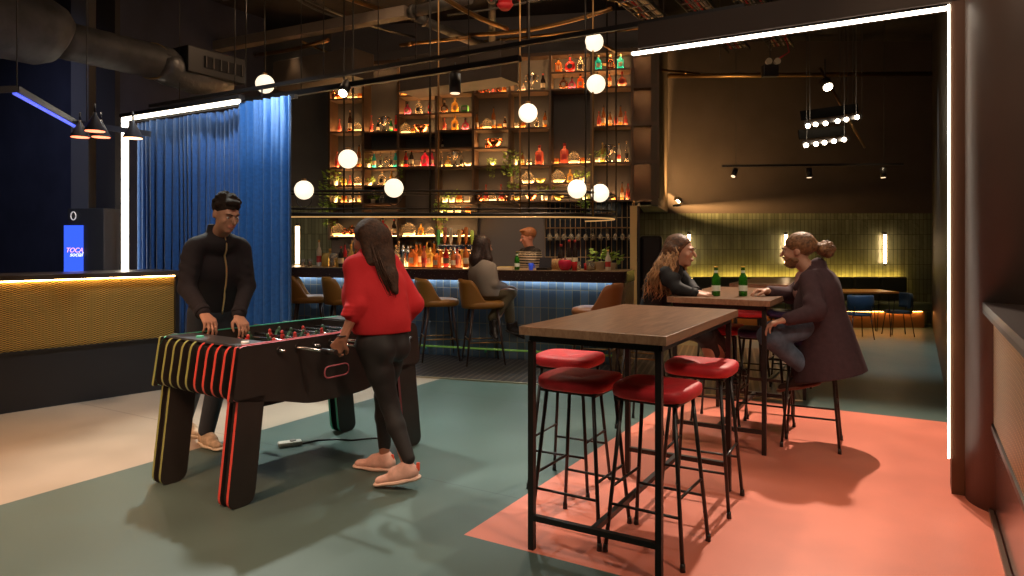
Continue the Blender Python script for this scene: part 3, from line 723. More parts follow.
# ================================================================ back bar shelving
t = thing('back_bar_shelving', 'wall-high dark bottle shelving with many lit open bays behind the bar', 'shelving', (0, 0, 0))
U = [329, 363, 398, 436, 473, 509.5, 550, 591.5, 632, 658]
ZT = ez(612, 49); zb_l = ez(400, 239); zb_r = ez(570, 201)
wd = mat('shelf_wood', (.11, .062, .034), .5, noise=.15, nscale=4); bk = mat('shelf_back', (.062, .056, .054), .7, noise=.1, nscale=3)
SL = {0: [98, 131, 167, 185, 202, 236], 1: [131, 149, 167, 185, 203, 236], 2: [94.5, 113.5, 132.5, 148, 166, 236], 3: [91.5, 111.7, 129.5, 147, 166, 202, 213, 236],
      4: [92, 128, 147, 165, 200.5], 5: [90, 127, 164.5, 183, 200], 6: [71, 88, 163, 182, 200], 7: [68.5, 86, 125, 161.5, 199.5], 8: [84, 122, 160, 196]}
D = .30
def M_es(s, d, z): p = S0+EX*s-EN*d; return Matrix.Translation((p.x, p.y, z)) @ Matrix.Rotation(EA, 4, 'Z')
amber = glow('shelf_led', (1., .50, .17), 17.0)
for k, u in enumerate(U):
    s = es(u); zb = zb_l if k < 4 else zb_r
    if k == 9: zb = ez(658, 197)
    MB().box((0, D/2, 0), (.035, D, ZT-zb+.03), M=M_es(s, 0, (ZT+zb)/2)).build('upright', wd, t)
SZ = {}
LITS = set([(0, 98), (0, 131), (0, 167), (0, 185), (0, 202), (0, 236), (1, 131), (1, 167), (1, 185), (1, 236), (2, 94.5), (2, 113.5), (2, 132.5), (2, 166), (2, 236), (3, 91.5), (3, 111.7), (3, 129.5), (3, 166), (3, 202), (3, 213), (3, 236), (4, 92), (4, 128), (4, 147), (4, 165), (4, 200.5), (5, 90), (5, 127), (5, 164.5), (5, 183), (5, 200), (6, 71), (6, 88), (6, 163), (6, 182), (6, 200), (7, 68.5), (7, 86), (7, 125), (7, 161.5), (7, 199.5)])
for k in range(9):
    s0, s1 = es(U[k]), es(U[k+1]); uc = (U[k]+U[k+1])/2
    zb = zb_l if k < 4 else zb_r
    MB().box((0, D+.01, 0), (s1-s0, .02, ZT-zb), M=M_es((s0+s1)/2, 0, (ZT+zb)/2)).build('back_panel', bk if k < 8 else wd, t)
    for v in [None]+SL[k]:
        z = ZT if v is None else ez(uc, v)
        sh = MB().box((0, D/2, 0), (s1-s0-.036, D, .028), M=M_es((s0+s1)/2, 0, z-.014))
        if v is None or k == 8: sh.box((0, .008, 0), (s1-s0-.036, .014, .05), M=M_es((s0+s1)/2, 0, z-.026))
        sh = sh.build('shelf', wd, t)
        if v is not None: SZ[(k, v)] = z
        # light strip under the shelf at the front edge of the back panel, and one at the back lip
        if v is None or k == 8:
            MB().box((0, .03, 0), (s1-s0-.08, .012, .006), M=M_es((s0+s1)/2, 0, z-.033)).build('led_strip', glow('bay_strip', (1., .55, .22), 70.0), sh)
        if v is not None and k < 8:
            if (k, v) in LITS: MB().box((0, .12, 0), (s1-s0-.10, .10, .004), M=M_es((s0+s1)/2, 0, z+.002)).build('led_panel', glow('shelf_panel', (1., .54, .20), 34.0), sh)
# slatted splashbacks under the shelves
def lattice(u0, u1, z0, z1, dd, step, name, lab, mm, horiz=()):
    tt = thing(name, lab, 'lattice'); s0, s1 = es(u0, dd), es(u1, dd); b = MB(); n = int((s1-s0)/step)
    for i in range(n+1): b.box((0, 0, 0), (.012, .012, z1-z0), M=M_es(s0+(s1-s0)*i/n, dd, (z0+z1)/2))
    b.build('upright_slats', mm, tt); b = MB()
    for z in (z0, z1, *horiz): b.box((0, 0, 0), (s1-s0, .014, .014), M=M_es((s0+s1)/2, dd, z))
    b.build('cross_slats', mm, tt)
lattice(352, 474, 1.0, zb_l-.03, .22, .068, 'slatted_screen', 'thin upright brass slats under the left shelving behind the bottles', brass, ())
# glass hanging rack
tt = thing('glass_rack', 'brass rack of hanging stemware at the right end of the bar', 'glass rack'); s0, s1 = es(546, .1), es(634, .1); zr = ez(590, 229, .1)
for dd in (.05, .15, .25): MB().box((0, 0, 0), (s1-s0, .012, .012), M=M_es((s0+s1)/2, dd, zr+.02)).build('rail', brass, tt)
for s in (s0, s1): MB().box((0, 0, 0), (.014, .014, zb_r-zr), M=M_es(s, .15, (zb_r+zr)/2)).build('hanging_post', brass, tt)

# ================================================================ bar ware
def gl(name, col, tr=.55, rough=.12, es_=0.): return mat(name, col, rough, trans=tr, ior=1.3, emit=col if es_ else None, es=es_, spec=.6)
G = {'amber': gl('glass_amber', (.70, .25, .05)), 'brown': gl('glass_brown', (.22, .07, .02)), 'dark': gl('glass_dark', (.03, .02, .015), .2), 'clear': gl('glass_clear', (.92, .80, .62), .8),
     'gold': gl('glass_gold', (.90, .58, .14)), 'red': gl('glass_red', (.60, .03, .03), .3), 'pink': gl('glass_pink', (.85, .10, .22), .4), 'teal': gl('glass_teal', (.05, .62, .66), .4, es_=0),
     'green': gl('glass_green', (.03, .32, .06), .35), 'white': mat('white_bottle', (.8, .72, .6), .3), 'rose': gl('glass_rose', (.85, .30, .20)), 'orange': gl('glass_orange', (.85, .24, .06), .4),
     'copper': mat('copper', (.85, .33, .14), .22, 1.), 'silver': mat('silver_cup', (.8, .72, .6), .25, 1.), 'steel': mat('shaker_steel', (.7, .68, .65), .22, 1.), 'yellow': mat('yellow_ceramic', (.65, .48, .08), .35),
     'cream': mat('cream_ceramic', (.7, .6, .45), .4)}
LB = {'cream': mat('label_cream', (.75, .62, .42), .6), 'redl': mat('label_red', (.55, .05, .04), .6), 'darkl': mat('label_dark', (.05, .04, .04), .6), 'greenl': mat('label_green', (.1, .4, .1), .6)}
CP = {'k': mat('cap_dark', (.02, .02, .02), .4), 'r': mat('cap_red', (.5, .03, .02), .4), 'g': mat('cap_gold', (.7, .42, .12), .3, .8), 'w': mat('cap_cork', (.55, .36, .2), .7)}
leafm = mat('leaf_green', (.26, .42, .05), .5, noise=.3, nscale=20); leafd = mat('leaf_deep', (.05, .14, .03), .5)
candle = glow('candle_glow', (1., .50, .16), 4)
PROTO = {}
def leafmesh(b, c, n, spread, size, rnd, hang=0.):
    for _ in range(n):
        a = rnd.uniform(0, 2*PI); r = spread*rnd.random()**.5
        p = Vector(c)+Vector((r*math.cos(a), .6*r*math.sin(a), rnd.uniform(-.4, 1)*spread-hang*rnd.random()))
        d = Vector((math.cos(a), math.sin(a)-.3, rnd.uniform(-.3, .7))).normalized(); w = d.cross(Vector((rnd.uniform(-1, 1), rnd.uniform(-1, 1), 1))).normalized()
        s = size*rnd.uniform(.7, 1.3); n_ = d.cross(w)*s*.15
        q = [b.bm.verts.new(x) for x in (p, p+d*s*.5+w*s*.33+n_, p+d*s, p+d*s*.5-w*s*.33+n_)]
        b.bm.faces.new(q)
def make(kind, col):
    """an Empty with its parts, standing at z=0"""
    e = bpy.data.objects.new(kind, None); C.objects.link(e); rnd = random.Random(hash_(kind+col))
    g = G.get(col, G['clear']); cap = {'amber': 'k', 'brown': 'w', 'dark': 'r', 'clear': 'w', 'gold': 'g', 'red': 'k', 'pink': 'k', 'teal': 'w', 'green': 'g', 'white': 'g', 'rose': 'r', 'orange': 'k'}.get(col, 'k')
    lb = {'amber': 'cream', 'brown': 'cream', 'dark': 'cream', 'clear': 'darkl', 'gold': 'cream', 'red': 'darkl', 'pink': 'cream', 'teal': 'cream', 'green': 'cream', 'white': 'redl', 'rose': 'redl', 'orange': 'cream'}.get(col, 'cream')
    if kind == 'bottle':
        MB().lathe([(.033, 0), (.038, .01), (.038, .165), (.034, .19), (.016, .225), (.013, .27), (.015, .272), (.015, .278)], seg=14).build('glass_body', g, e)
        MB().tube((0, 0, .272), (0, 0, .30), .016, seg=10).build('cap', CP[cap], e); MB().tube((0, 0, .055), (0, 0, .13), .0388, seg=14, caps=False).build('paper_label', LB[lb], e)
    elif kind == 'tall_bottle':
        MB().lathe([(.030, 0), (.034, .01), (.033, .22), (.026, .25), (.013, .28), (.012, .34), (.015, .345)], seg=14).build('glass_body', g, e)
        MB().tube((0, 0, .34), (0, 0, .372), .015, seg=10).build('cap', CP[cap], e); MB().tube((0, 0, .06), (0, 0, .15), .0345, seg=14, caps=False).build('paper_label', LB[lb], e)
    elif kind == 'square_bottle':
        MB().lathe([(.05, 0), (.054, .01), (.054, .155), (.045, .175), (.018, .195), (.016, .23)], seg=16, sq=7).build('glass_body', g, e)
        MB().tube((0, 0, .225), (0, 0, .262), .020, seg=10).build('cap', CP[cap], e); MB().box((0, -.052, .085), (.06, .004, .07)).build('paper_label', LB[lb], e)
    elif kind == 'round_bottle':
        MB().ball((0, 0, .075), (.068, .04, .075), seg=16).tube((0, 0, .13), (0, 0, .19), .017, .013, seg=10).build('glass_body', g, e)
        MB().tube((0, 0, .19), (0, 0, .225), .018, seg=10).build('cap', CP[cap], e); MB().tube((0, -.0405, .075), (0, -.037, .075), .032, seg=16).build('paper_label', LB[lb], e)
    elif kind == 'decanter':
        MB().lathe([(.04, 0), (.075, .015), (.095, .06), (.09, .10), (.055, .14), (.03, .155), (.034, .17)], seg=18).build('glass_body', G['clear'], e)
        MB().lathe([(.03, .012), (.06, .02), (.06, .04), (.03, .045)], seg=14).build('candle', candle, e)
    elif kind == 'candle_jar':
        MB().lathe([(.030, 0), (.036, .006), (.038, .085), (.036, .086)], seg=14).build('glass_cup', G['amber'] if col == 'amber' else G['clear'], e)
        MB().tube((0, 0, .006), (0, 0, .035), .028, seg=12).build('candle', candle, e)
    elif kind == 'mug':
        MB().lathe([(.036, 0), (.042, .01), (.044, .10), (.040, .10), (.038, .03)], seg=16).build('cup', g, e)
        MB().path([Vector((.042+.025*math.sin(a), 0, .052+.03*math.cos(a))) for a in [PI*k/8 for k in range(9)]], .005, seg=6).build('handle', g, e)
    elif kind == 'bowl':
        MB().lathe([(.045, 0), (.05, .012), (.03, .02), (.07, .04), (.115, .095), (.120, .115), (.112, .112), (.06, .05), (.01, .035)], seg=24).build('basin', g, e)
        MB().path([Vector((.12*math.cos(a), .12*math.sin(a), .115)) for a in [2*PI*k/24 for k in range(24)]], .006, seg=6, closed=True).build('rim', g, e)
    elif kind == 'trophy_cup':
        MB().lathe([(.05, 0), (.05, .03), (.02, .04), (.014, .08), (.02, .10), (.055, .14), (.068, .20), (.07, .225), (.062, .22), (.01, .15)], seg=20).build('cup', g, e)
        for s in (-1, 1): MB().path([Vector((s*(.062+.035*math.sin(a)), 0, .175+.04*math.cos(a))) for a in [PI*k/8 for k in range(9)]], .006, seg=6).build('handle', g, e)
    elif kind == 'potted_plant':
        MB().lathe([(.035, 0), (.045, .07), (.048, .075), (.04, .07)], seg=14).build('pot', G['cream'], e); b = MB(); leafmesh(b, (0, 0, .11), 40, .085, .055, rnd); b.build('leaves', leafm, e)
    elif kind == 'trailing_ivy':
        MB().lathe([(.035, 0), (.045, .07), (.048, .075), (.04, .07)], seg=14).build('pot', G['cream'], e)
        b = MB(); leafmesh(b, (0, -.04, .08), 50, .10, .05, rnd); leafmesh(b, (.02, -.17, -.02), 60, .06, .045, rnd, hang=.30); leafmesh(b, (-.05, -.17, 0), 34, .04, .045, rnd, hang=.15); b.build('leaves', leafm, e)
        b = MB(); b.path([(0, 0, .06), (0, -.12, .07), (.01, -.17, .0), (.02, -.17, -.25)], .003, seg=5); b.path([(0, 0, .06), (-.04, -.12, .07), (-.05, -.17, .0), (-.05, -.17, -.12)], .003, seg=5); b.build('stems', leafd, e)
    elif kind == 'fern':
        MB().lathe([(.06, 0), (.08, .10), (.085, .11), (.07, .10)], seg=18).build('pot', G['gold' if False else 'yellow'], e)
        for k in range(13):
            a = 2*PI*k/13+.2; L = rnd.uniform(.24, .36); b = MB(); pts = []
            for j in range(9):
                s = j/8; pts.append(Vector((math.cos(a)*L*s, math.sin(a)*L*s*.6-.03, .10+.20*math.sin(s*2.2)*rnd.uniform(.98, 1.02))))
            b.path(pts, .003, seg=5)
            for j in range(1, 9):
                d = (pts[j]-pts[j-1]).normalized(); w = d.cross(Vector((0, 0, 1))).normalized(); s = .075*(1-.6*j/8)
                for sg in (-1, 1):
                    q = [b.bm.verts.new(x) for x in (pts[j]-d*.012, pts[j]+w*sg*s*.6+d*.012, pts[j]+w*sg*s-Vector((0, 0, .01)), pts[j]+w*sg*s*.5+d*.025)]; b.bm.faces.new(q)
            b.build('frond', leafm, e)
    elif kind == 'gift_box':
        MB().box((0, 0, .055), (.10, .08, .11), bev=.003).build('carton', {'green': LB['greenl'], 'red': LB['redl']}.get(col, G['cream']), e); MB().box((0, -.041, .06), (.07, .003, .05)).build('paper_label', LB['cream'], e)
    elif kind == 'wine_glass':
        MB().lathe([(.03, 0), (.03, .003), (.004, .006), (.004, .08), (.03, .10), (.036, .14), (.030, .18), (.028, .18), (.033, .14), (.003, .10)], seg=14).build('goblet', G['clear'], e)
    elif kind == 'pitcher':
        MB().lathe([(.05, 0), (.06, .01), (.062, .13), (.05, .17), (.045, .18), (.04, .17), (.05, .12)], seg=16).build('glass_body', g, e)
        MB().path([Vector((.058+.035*math.sin(a), 0, .10+.045*math.cos(a))) for a in [PI*k/8 for k in range(9)]], .006, seg=6).build('handle', G['clear'], e)
    elif kind == 'cocktail_shaker':
        MB().lathe([(.036, 0), (.044, .16), (.042, .19), (.030, .215), (.016, .22), (.016, .25), (.010, .255)], seg=16).build('cup', G['steel'], e)
    elif kind == 'tumbler':
        MB().lathe([(.028, 0), (.034, .10), (.032, .10), (.026, .01)], seg=14).build('glass_cup', g, e)
    elif kind == 'copper_ball':
        MB().ball((0, 0, .065), .065, seg=18).build('sphere', g, e); MB().tube((0, 0, .125), (0, 0, .15), .018, seg=10).build('cap', g, e)
    return e
def hash_(s): return sum((i+1)*ord(c) for i, c in enumerate(s)) % 9973
BEER = None
NM = {'bottle': 'bottle', 'tall_bottle': 'tall bottle', 'square_bottle': 'square bottle', 'round_bottle': 'round flask bottle', 'decanter': 'glass bowl candle', 'candle_jar': 'candle jar', 'mug': 'mug', 'bowl': 'footed bowl',
      'trophy_cup': 'trophy cup', 'potted_plant': 'potted plant', 'trailing_ivy': 'trailing ivy plant', 'fern': 'large fern', 'gift_box': 'small box', 'wine_glass': 'wine glass', 'pitcher': 'glass pitcher', 'cocktail_shaker': 'cocktail shaker', 'tumbler': 'tumbler', 'copper_ball': 'round tea urn'}
CAT = {'decanter': 'candle', 'candle_jar': 'candle', 'trophy_cup': 'trophy', 'potted_plant': 'plant', 'trailing_ivy': 'plant', 'fern': 'plant', 'gift_box': 'box', 'wine_glass': 'glass', 'tumbler': 'glass', 'cocktail_shaker': 'shaker', 'copper_ball': 'urn'}
K = {'b': 'bottle', 't': 'tall_bottle', 's': 'square_bottle', 'f': 'round_bottle', 'd': 'decanter', 'j': 'candle_jar', 'm': 'mug', 'w': 'bowl', 'T': 'trophy_cup', 'p': 'potted_plant', 'i': 'trailing_ivy', 'F': 'fern', 'x': 'gift_box', 'g': 'wine_glass', 'P': 'pitcher', 'S': 'cocktail_shaker', 'u': 'tumbler', 'o': 'copper_ball'}
def ware(kk, col, loc, lab, grp, scale=1., rz=0.):
    kind = K[kk]
    if (kind, col) not in PROTO: PROTO[(kind, col)] = e = make(kind, col)
    else: e = copy_tree(PROTO[(kind, col)])
    e.location = loc; e.rotation_euler = (0, 0, rz); e.scale = (scale,)*3
    e.name = kind; tag(e, lab, CAT.get(kind, kind.split('_')[-1] if kind not in ('round_bottle', 'square_bottle', 'tall_bottle') else 'bottle'), grp)
    return e
ITEMS = {  # (bay, shelf): [(u, kind, colour, scale)]
 (0, 98): [(334, 'o', 'copper', 1), (340, 'j', 'amber', 1), (350, 'j', 'clear', 1.1), (355.5, 'j', 'clear', 1), (360, 'j', 'amber', 1)],
 (0, 131): [(339.5, 'b', 'rose', .8), (350, 't', 'brown', 1.05), (357.5, 'd', 'clear', .85)],
 (0, 167): [(337, 'b', 'rose', 1), (345, 'b', 'brown', .8), (359, 't', 'amber', 1.1)],
 (0, 185): [(334.5, 'i', '', 1.35), (344, 's', 'gold', .7), (350, 'b', 'rose', .6), (357.5, 'd', 'clear', .8)],
 (0, 202): [(334, 'i', '', 1.3), (344, 'j', 'amber', 1.2), (352, 'j', 'clear', 1.2), (359, 'b', 'gold', .6)],
 (0, 236): [(338, 'd', 'clear', 1.2), (345, 'o', 'copper', .9), (352, 'o', 'copper', 1.2), (359, 'm', 'copper', 1.)],
 (1, 131): [(371.5, 't', 'rose', .82), (378, 'b', 'dark', .7), (384.5, 'T', 'silver', 1.05), (391, 'b', 'green', .75), (396, 't', 'red', .85)],
 (1, 167): [(368, 'p', '', .9), (374, 'b', 'teal', .95), (380.5, 't', 'clear', .9), (386, 'g', 'clear', .9), (390.8, 't', 'clear', .9), (395.5, 'b', 'teal', .95)],
 (1, 185): [(370, 'p', '', .7), (382, 's', 'clear', 1.0), (391.5, 'b', 'gold', .85)],
 (1, 203): [(373, 'p', '', .9), (382, 's', 'clear', .75)],
 (1, 236): [(371, 'b', 'brown', .9), (383, 'f', 'red', 1.3), (394, 'b', 'dark', 1.)],
 (2, 94.5): [(404, 'j', 'amber', 1.2), (411, 'j', 'clear', 1.2), (417, 'd', 'clear', .7), (423.5, 'j', 'clear', 1.2), (430.5, 'b', 'white', .55)],
 (2, 113.5): [(407.5, 'f', 'pink', .9), (419, 's', 'clear', 1.05), (429.5, 'b', 'red', .75)],
 (2, 132.5): [(405.5, 'd', 'clear', 1.0), (413, 'j', 'amber', .9), (421.5, 'w', 'copper', 1.05)],
 (2, 166): [(401, 'i', '', .6), (406, 'b', 'red', .95), (411.5, 'b', 'dark', 1), (418, 'x', 'white', .9), (425, 's', 'pink', 1.1), (432, 'b', 'pink', .9)],
 (2, 236): [(409, 'd', 'clear', 1.25), (403, 'g', 'clear', 1.), (421, 's', 'gold', .85), (430, 'd', 'clear', .85)],
 (3, 91.5): [(443, 'j', 'amber', 1.), (447.5, 'j', 'clear', 1.2), (463, 'b', 'amber', .95)],
 (3, 111.7): [(444.5, 'f', 'brown', .9), (455, 's', 'gold', 1.0), (465, 'x', 'green', 1.)],
 (3, 129.5): [(444.5, 'b', 'rose', .75), (455, 's', 'gold', 1.0), (465.5, 'f', 'pink', .85)],
 (3, 147): [(442.5, 'b', 'brown', .5)],
 (3, 166): [(441, 't', 'clear', .75), (448, 'f', 'gold', .75), (455, 'T', 'silver', 1.1), (461.5, 'b', 'clear', .9), (468, 'w', 'cream', .5)],
 (3, 202): [(445, 'i', '', 1.0), (452, 'p', '', 1.0), (459, 'j', 'amber', 1.3), (467, 'x', 'white', .8)],
 (3, 213): [(441, 'i', '', .8), (450, 'j', 'clear', 1.2), (458, 'j', 'clear', 1.2), (468, 'j', 'amber', 1.1)],
 (3, 236): [(441, 'i', '', .6), (462, 'm', 'copper', 1.)],
 (4, 92): [(479, 'm', 'copper', 1.0), (486, 'm', 'copper', .9), (493, 'b', 'rose', .5), (498, 'm', 'copper', 1.), (504, 'j', 'amber', 1.)],
 (4, 128): [(477, 't', 'amber', .8), (482, 'j', 'amber', .9), (487, 'd', 'clear', .95), (493.5, 't', 'amber', 1.05), (499.5, 'j', 'amber', .9), (505, 'b', 'brown', .7)],
 (4, 147): [(487, 'm', 'copper', .7), (494.5, 'w', 'copper', 1.1)],
 (4, 165): [(492.5, 'i', '', .62)],
 (4, 200.5): [(478.5, 'm', 'copper', 1.3), (486, 'b', 'rose', .95), (492.5, 'd', 'clear', .7), (501, 'b', 'rose', .95), (506, 'm', 'copper', 1.2)],
 (5, 90): [(518, 'b', 'clear', .6), (523.5, 's', 'white', .55), (531.5, 'T', 'silver', 1.15), (543, 'b', 'dark', 1.)],
 (5, 127): [(517, 'j', 'clear', 1.), (523, 'j', 'amber', 1.), (537, 's', 'clear', .7), (545, 'b', 'amber', .95)],
 (5, 164.5): [(514, 'i', '', 1.25), (522.5, 'b', 'amber', .8), (529, 'j', 'clear', 1.1), (539.5, 's', 'rose', 1.3)],
 (5, 183): [(528, 'd', 'clear', 1.1), (540.5, 'w', 'yellow', .62)],
 (5, 200): [(517, 'w', 'yellow', .5), (531, 'w', 'copper', .8), (544.5, 'p', '', 1.2)],
 (6, 71): [(558.7, 's', 'amber', 1.0), (570, 'f', 'red', 1.2), (580.5, 's', 'clear', 1.0)],
 (6, 88): [(563.5, 'f', 'brown', 1.), (572, 'f', 'pink', .85), (580.5, 's', 'orange', 1.)],
 (6, 163): [(556.5, 'j', 'amber', 1.), (564.5, 's', 'rose', 1.35), (574, 'd', 'clear', 1.1), (583, 'j', 'amber', 1.), (588, 'j', 'clear', .9)],
 (6, 182): [(558.5, 'd', 'clear', 1.15), (570, 's', 'gold', .85), (581.5, 'p', '', 1.)],
 (6, 200): [(558.5, 'w', 'yellow', .6), (585, 'i', '', .8)],
 (7, 68.5): [(598.5, 's', 'teal', 1.0), (610.5, 's', 'brown', 1.), (620.5, 's', 'teal', 1.0)],
 (7, 86): [(609.5, 'b', 'orange', .85), (622, 'f', 'rose', 1.)],
 (7, 125): [(599, 'b', 'rose', .85), (603.5, 't', 'amber', .95), (610, 'b', 'amber', .8), (616, 'b', 'rose', .8), (620.5, 't', 'amber', .95), (625.5, 'b', 'rose', .8)],
 (7, 161.5): [(597.5, 'p', '', 1.), (602.5, 't', 'gold', .9), (609, 'T', 'silver', 1.15), (619, 't', 'white', .85), (626.5, 't', 'clear', .95)],
 (7, 199.5): [(598.5, 't', 'amber', .9), (605.5, 'b', 'orange', .8), (614, 'j', 'amber', 1.), (622, 't', 'amber', .8), (628, 'b', 'rose', .9)],
}
COLW = {'': 'green', 'white': 'white', 'clear': 'clear', 'rose': 'rosy', 'yellow': 'yellow'}
for (k, v), lst in ITEMS.items():
    z = SZ[(k, v)]; r = SL[k].index(v)+1
    for i, (u, kk, col, sc) in enumerate(sorted(lst)):
        s = es(u, .11); q = ept(s, .11, z)
        lab = f"{COLW.get(col, col)} {NM[K[kk]]}, {ORD[i]} from left, {ORD[r-1]} shelf down, {ORD[k]} back-bar bay"
        ware(kk, col, q, lab, 'bar ware on the back-bar shelves', sc*(.88 if kk in 'bts' else 1.0), EA)

# things along the counter: (u, kind, colour, scale, distance behind the front edge, label)
CT = [(303, 'u', 'clear', 1., .2), (310, 'u', 'clear', 1., .22), (319, 't', 'white', .95, .3), (326, 'P', 'gold', 1., .3), (334, 'P', 'clear', 1., .3), (341, 'b', 'dark', .9, .2), (345, 't', 'red', .85, .35),
      (351, 'b', 'gold', 1.0, .45), (357, 'b', 'amber', 1., .5), (363, 'b', 'clear', .9, .4), (369, 'b', 'rose', .9, .5), (386, 'b', 'gold', .9, .4), (391, 'b', 'white', .9, .5), (396, 'b', 'clear', .95, .45), (403, 'S', 'steel', 1.1, .3), (408, 'S', 'steel', 1.05, .35),
      (413, 's', 'orange', 1., .35), (420, 'b', 'amber', 1.05, .45), (424, 'b', 'rose', .9, .3), (430, 's', 'gold', .95, .4), (434, 'b', 'amber', 1.1, .6), (437, 's', 'orange', .85, .25), (446, 'b', 'red', .9, .35), (457, 's', 'rose', .9, .3), (462, 's', 'gold', .9, .45), (466, 'b', 'orange', .95, .3),
      (366, 'b', 'brown', 1., .62), (373, 's', 'gold', 1., .6), (378, 'b', 'amber', 1., .35), (382, 't', 'gold', .9, .6), (399, 't', 'clear', .9, .62), (411, 'b', 'brown', .9, .6), (416.5, 'b', 'orange', 1.05, .6), (427, 't', 'gold', .85, .62), (441, 't', 'amber', .8, .6), (449, 's', 'clear', .9, .6), (453, 'b', 'orange', .8, .22), (459.5, 't', 'brown', .8, .62), (330, 's', 'gold', .9, .55), (348, 's', 'clear', .9, .6), (338, 'u', 'gold', 1., .2), (578, 'u', 'clear', 1., .3), (596, 'u', 'gold', .9, .5),
      (561, 'b', 'dark', 1.0, .4), (569, 't', 'dark', .95, .35), (575, 't', 'dark', .95, .4), (574.5, 'u', 'red', 1., .12), (586, 'u', 'red', .8, .3), (589.5, 'u', 'clear', 1.15, .2), (592.5, 'u', 'clear', .9, .3), (608, 'b', 'white', .8, .2), (600, 'p', '', 1.3, .45), (612, 'p', '', 1.1, .45)]
def counter_pt(u, dy):
    o = BO+BN*dy; k = (u-U0)/FP; s = (k*o.y-o.x)/(BD.x-k*BD.y); p = o+BD*s; return Vector((p.x, p.y, 1.112 if 364 <= u <= 470 and dy > .27 else 1.104))
for i, (u, kk, col, sc, dy) in enumerate(CT):
    where = 'left of the woman in red' if u < 362 else ('left of the beer taps' if u < 440 else ('behind the beer taps' if u < 480 else 'right of the bartender'))
    seen = [x for x in CT[:i] if x[1:3] == (kk, col) and (x[0] < 362) == (u < 362) and (362 <= x[0] < 440) == (362 <= u < 440) and (x[0] > 500) == (u > 500)]
    tail = f', {ORD[len(seen)]} from left' if any(x is not CT[i] and x[1:3] == (kk, col) for x in CT) else ''
    ware(kk, col, counter_pt(u, dy), f"{COLW.get(col, col)} {NM[K[kk]]} on the counter {where}{tail}", 'bottles and glasses on the bar counter', sc, BA)
glow_t = thing('added_glow_panel', 'added low amber glow panel under bottles along the back of the bar counter', 'glow panel', BO, BA)
_a = (counter_pt(364, .5)-BO).dot(BD); _b = (counter_pt(470, .5)-BO).dot(BD)
MB().box(((_a+_b)/2, .475, 1.108), (_b-_a, .40, .006)).build('glowing_panel', glow('added_bottle_glow', (1., .55, .2), 7.0), glow_t)  # added emitter, no real fixture: makes the bottles glow from below
MB().box(((_a+_b)/2, .272, 1.112), (_b-_a, .010, .016)).build('front_edge', brass, glow_t)
# green beer bottles
def beer(loc, lab):
    e = thing('beer_bottle', lab, 'bottle', loc)
    MB().lathe([(.027, 0), (.0305, .006), (.0305, .115), (.026, .14), (.014, .165), (.0125, .205), (.014, .207), (.014, .212)], seg=20).build('glass_body', mat('beer_green', (.04, .30, .02), .08, trans=.6, ior=1.35, spec=.8), e)
    MB().tube((0, 0, .208), (0, 0, .216), .0145, seg=14).build('cap', CP['g'], e)
    MB().tube((0, 0, .038), (0, 0, .078), .0311, seg=20, caps=False).build('paper_label', mat('beer_label', (.75, .8, .7), .5), e)
    MB().tube((0, 0, .168), (0, 0, .185), .0145, seg=16, caps=False).build('neck_label', MATS['beer_label'], e)
pA = P(716, 296.0, 4.98); beer((pA.x, pA.y, 1.04), 'green beer bottle on the tall table near the woman\'s hands')
pA = P(743, 296.0, 4.98); beer((pA.x, pA.y, 1.04), 'green beer bottle on the tall table beside the man\'s fist')
pA = counter_pt(517, .12); beer(pA, 'green beer bottle on the bar counter in front of the bartender')
# tap tower
q = counter_pt(455, .45); t = thing('beer_tap_tower', 'beer tap tower with colourful upright handles on the bar counter', 'beer tap', q, BA)
MB().tube((0, 0, 0), (0, 0, .26), .035, seg=16).build('column', G['steel'], t); MB().bar((-.24, 0, .25), (.26, 0, .25), .06, .07, bev=.01).build('crossbar', G['steel'], t)
for i, (dx, m, h) in enumerate(((-.22, LB['greenl'], .16), (-.13, G['rose'], .19), (-.05, G['cream'], .18), (.07, mat('handle_tan', (.7, .42, .15), .4), .16), (.16, G['orange'], .19), (.24, mat('handle_lime', (.45, .6, .1), .4), .15))):
    f = MB().tube((dx, -.03, .25), (dx, -.07, .18), .010, seg=8).build('spout', G['steel'], t)
    MB().lathe([(.010, .28), (.016, .31), (.024, .34), (.024, .30+h), (.014, .315+h)], (dx, -.02, 0), seg=10).build('tap_handle', m, t)
q = counter_pt(554, .35); t = thing('wicker_basket', 'small tan wicker basket on the bar counter right of the bartender', 'basket', q, BA)
MB().lathe([(.07, 0), (.085, .08), (.09, .12), (.08, .12), (.07, .02)], seg=24, sq=4).build('body', mat('wicker', (.5, .30, .13), .7, noise=.4, nscale=60), t)
MB().path([Vector((.088*math.cos(a), .088*math.sin(a), .12)) for a in [2*PI*k/20 for k in range(20)]], .007, seg=6, closed=True).build('rim', MATS['wicker'], t)
q = counter_pt(565, .15); t = thing('ice_bucket', 'shiny round red bucket on the bar counter below red-capped bottles', 'bucket', q, BA)
MB().lathe([(.04, 0), (.07, .03), (.082, .08), (.075, .11), (.06, .12), (.06, .11)], seg=20).build('body', mat('gloss_red', (.55, .02, .06), .2), t)
MB().path([Vector((.08*math.cos(a), 0, .09+.05*math.sin(a))) for a in [PI*k/10 for k in range(11)]], .004, seg=6).build('handle', G['steel'], t)
q = counter_pt(544, .15); t = thing('till_terminal', 'small black till terminal on the bar counter before the bartender', 'till', q, BA-.2)
MB().box((0, 0, .015), (.14, .12, .03)).build('base', black, t); MB().box((0, .02, .09), (.15, .02, .12), M=Matrix.Rotation(-.2, 4, 'X')).build('screen', MATS['kiosk_case'], t)
q = counter_pt(531, .14); t = thing('blue_cup', 'small blue cup on the bar counter in front of the bartender', 'cup', q, BA)
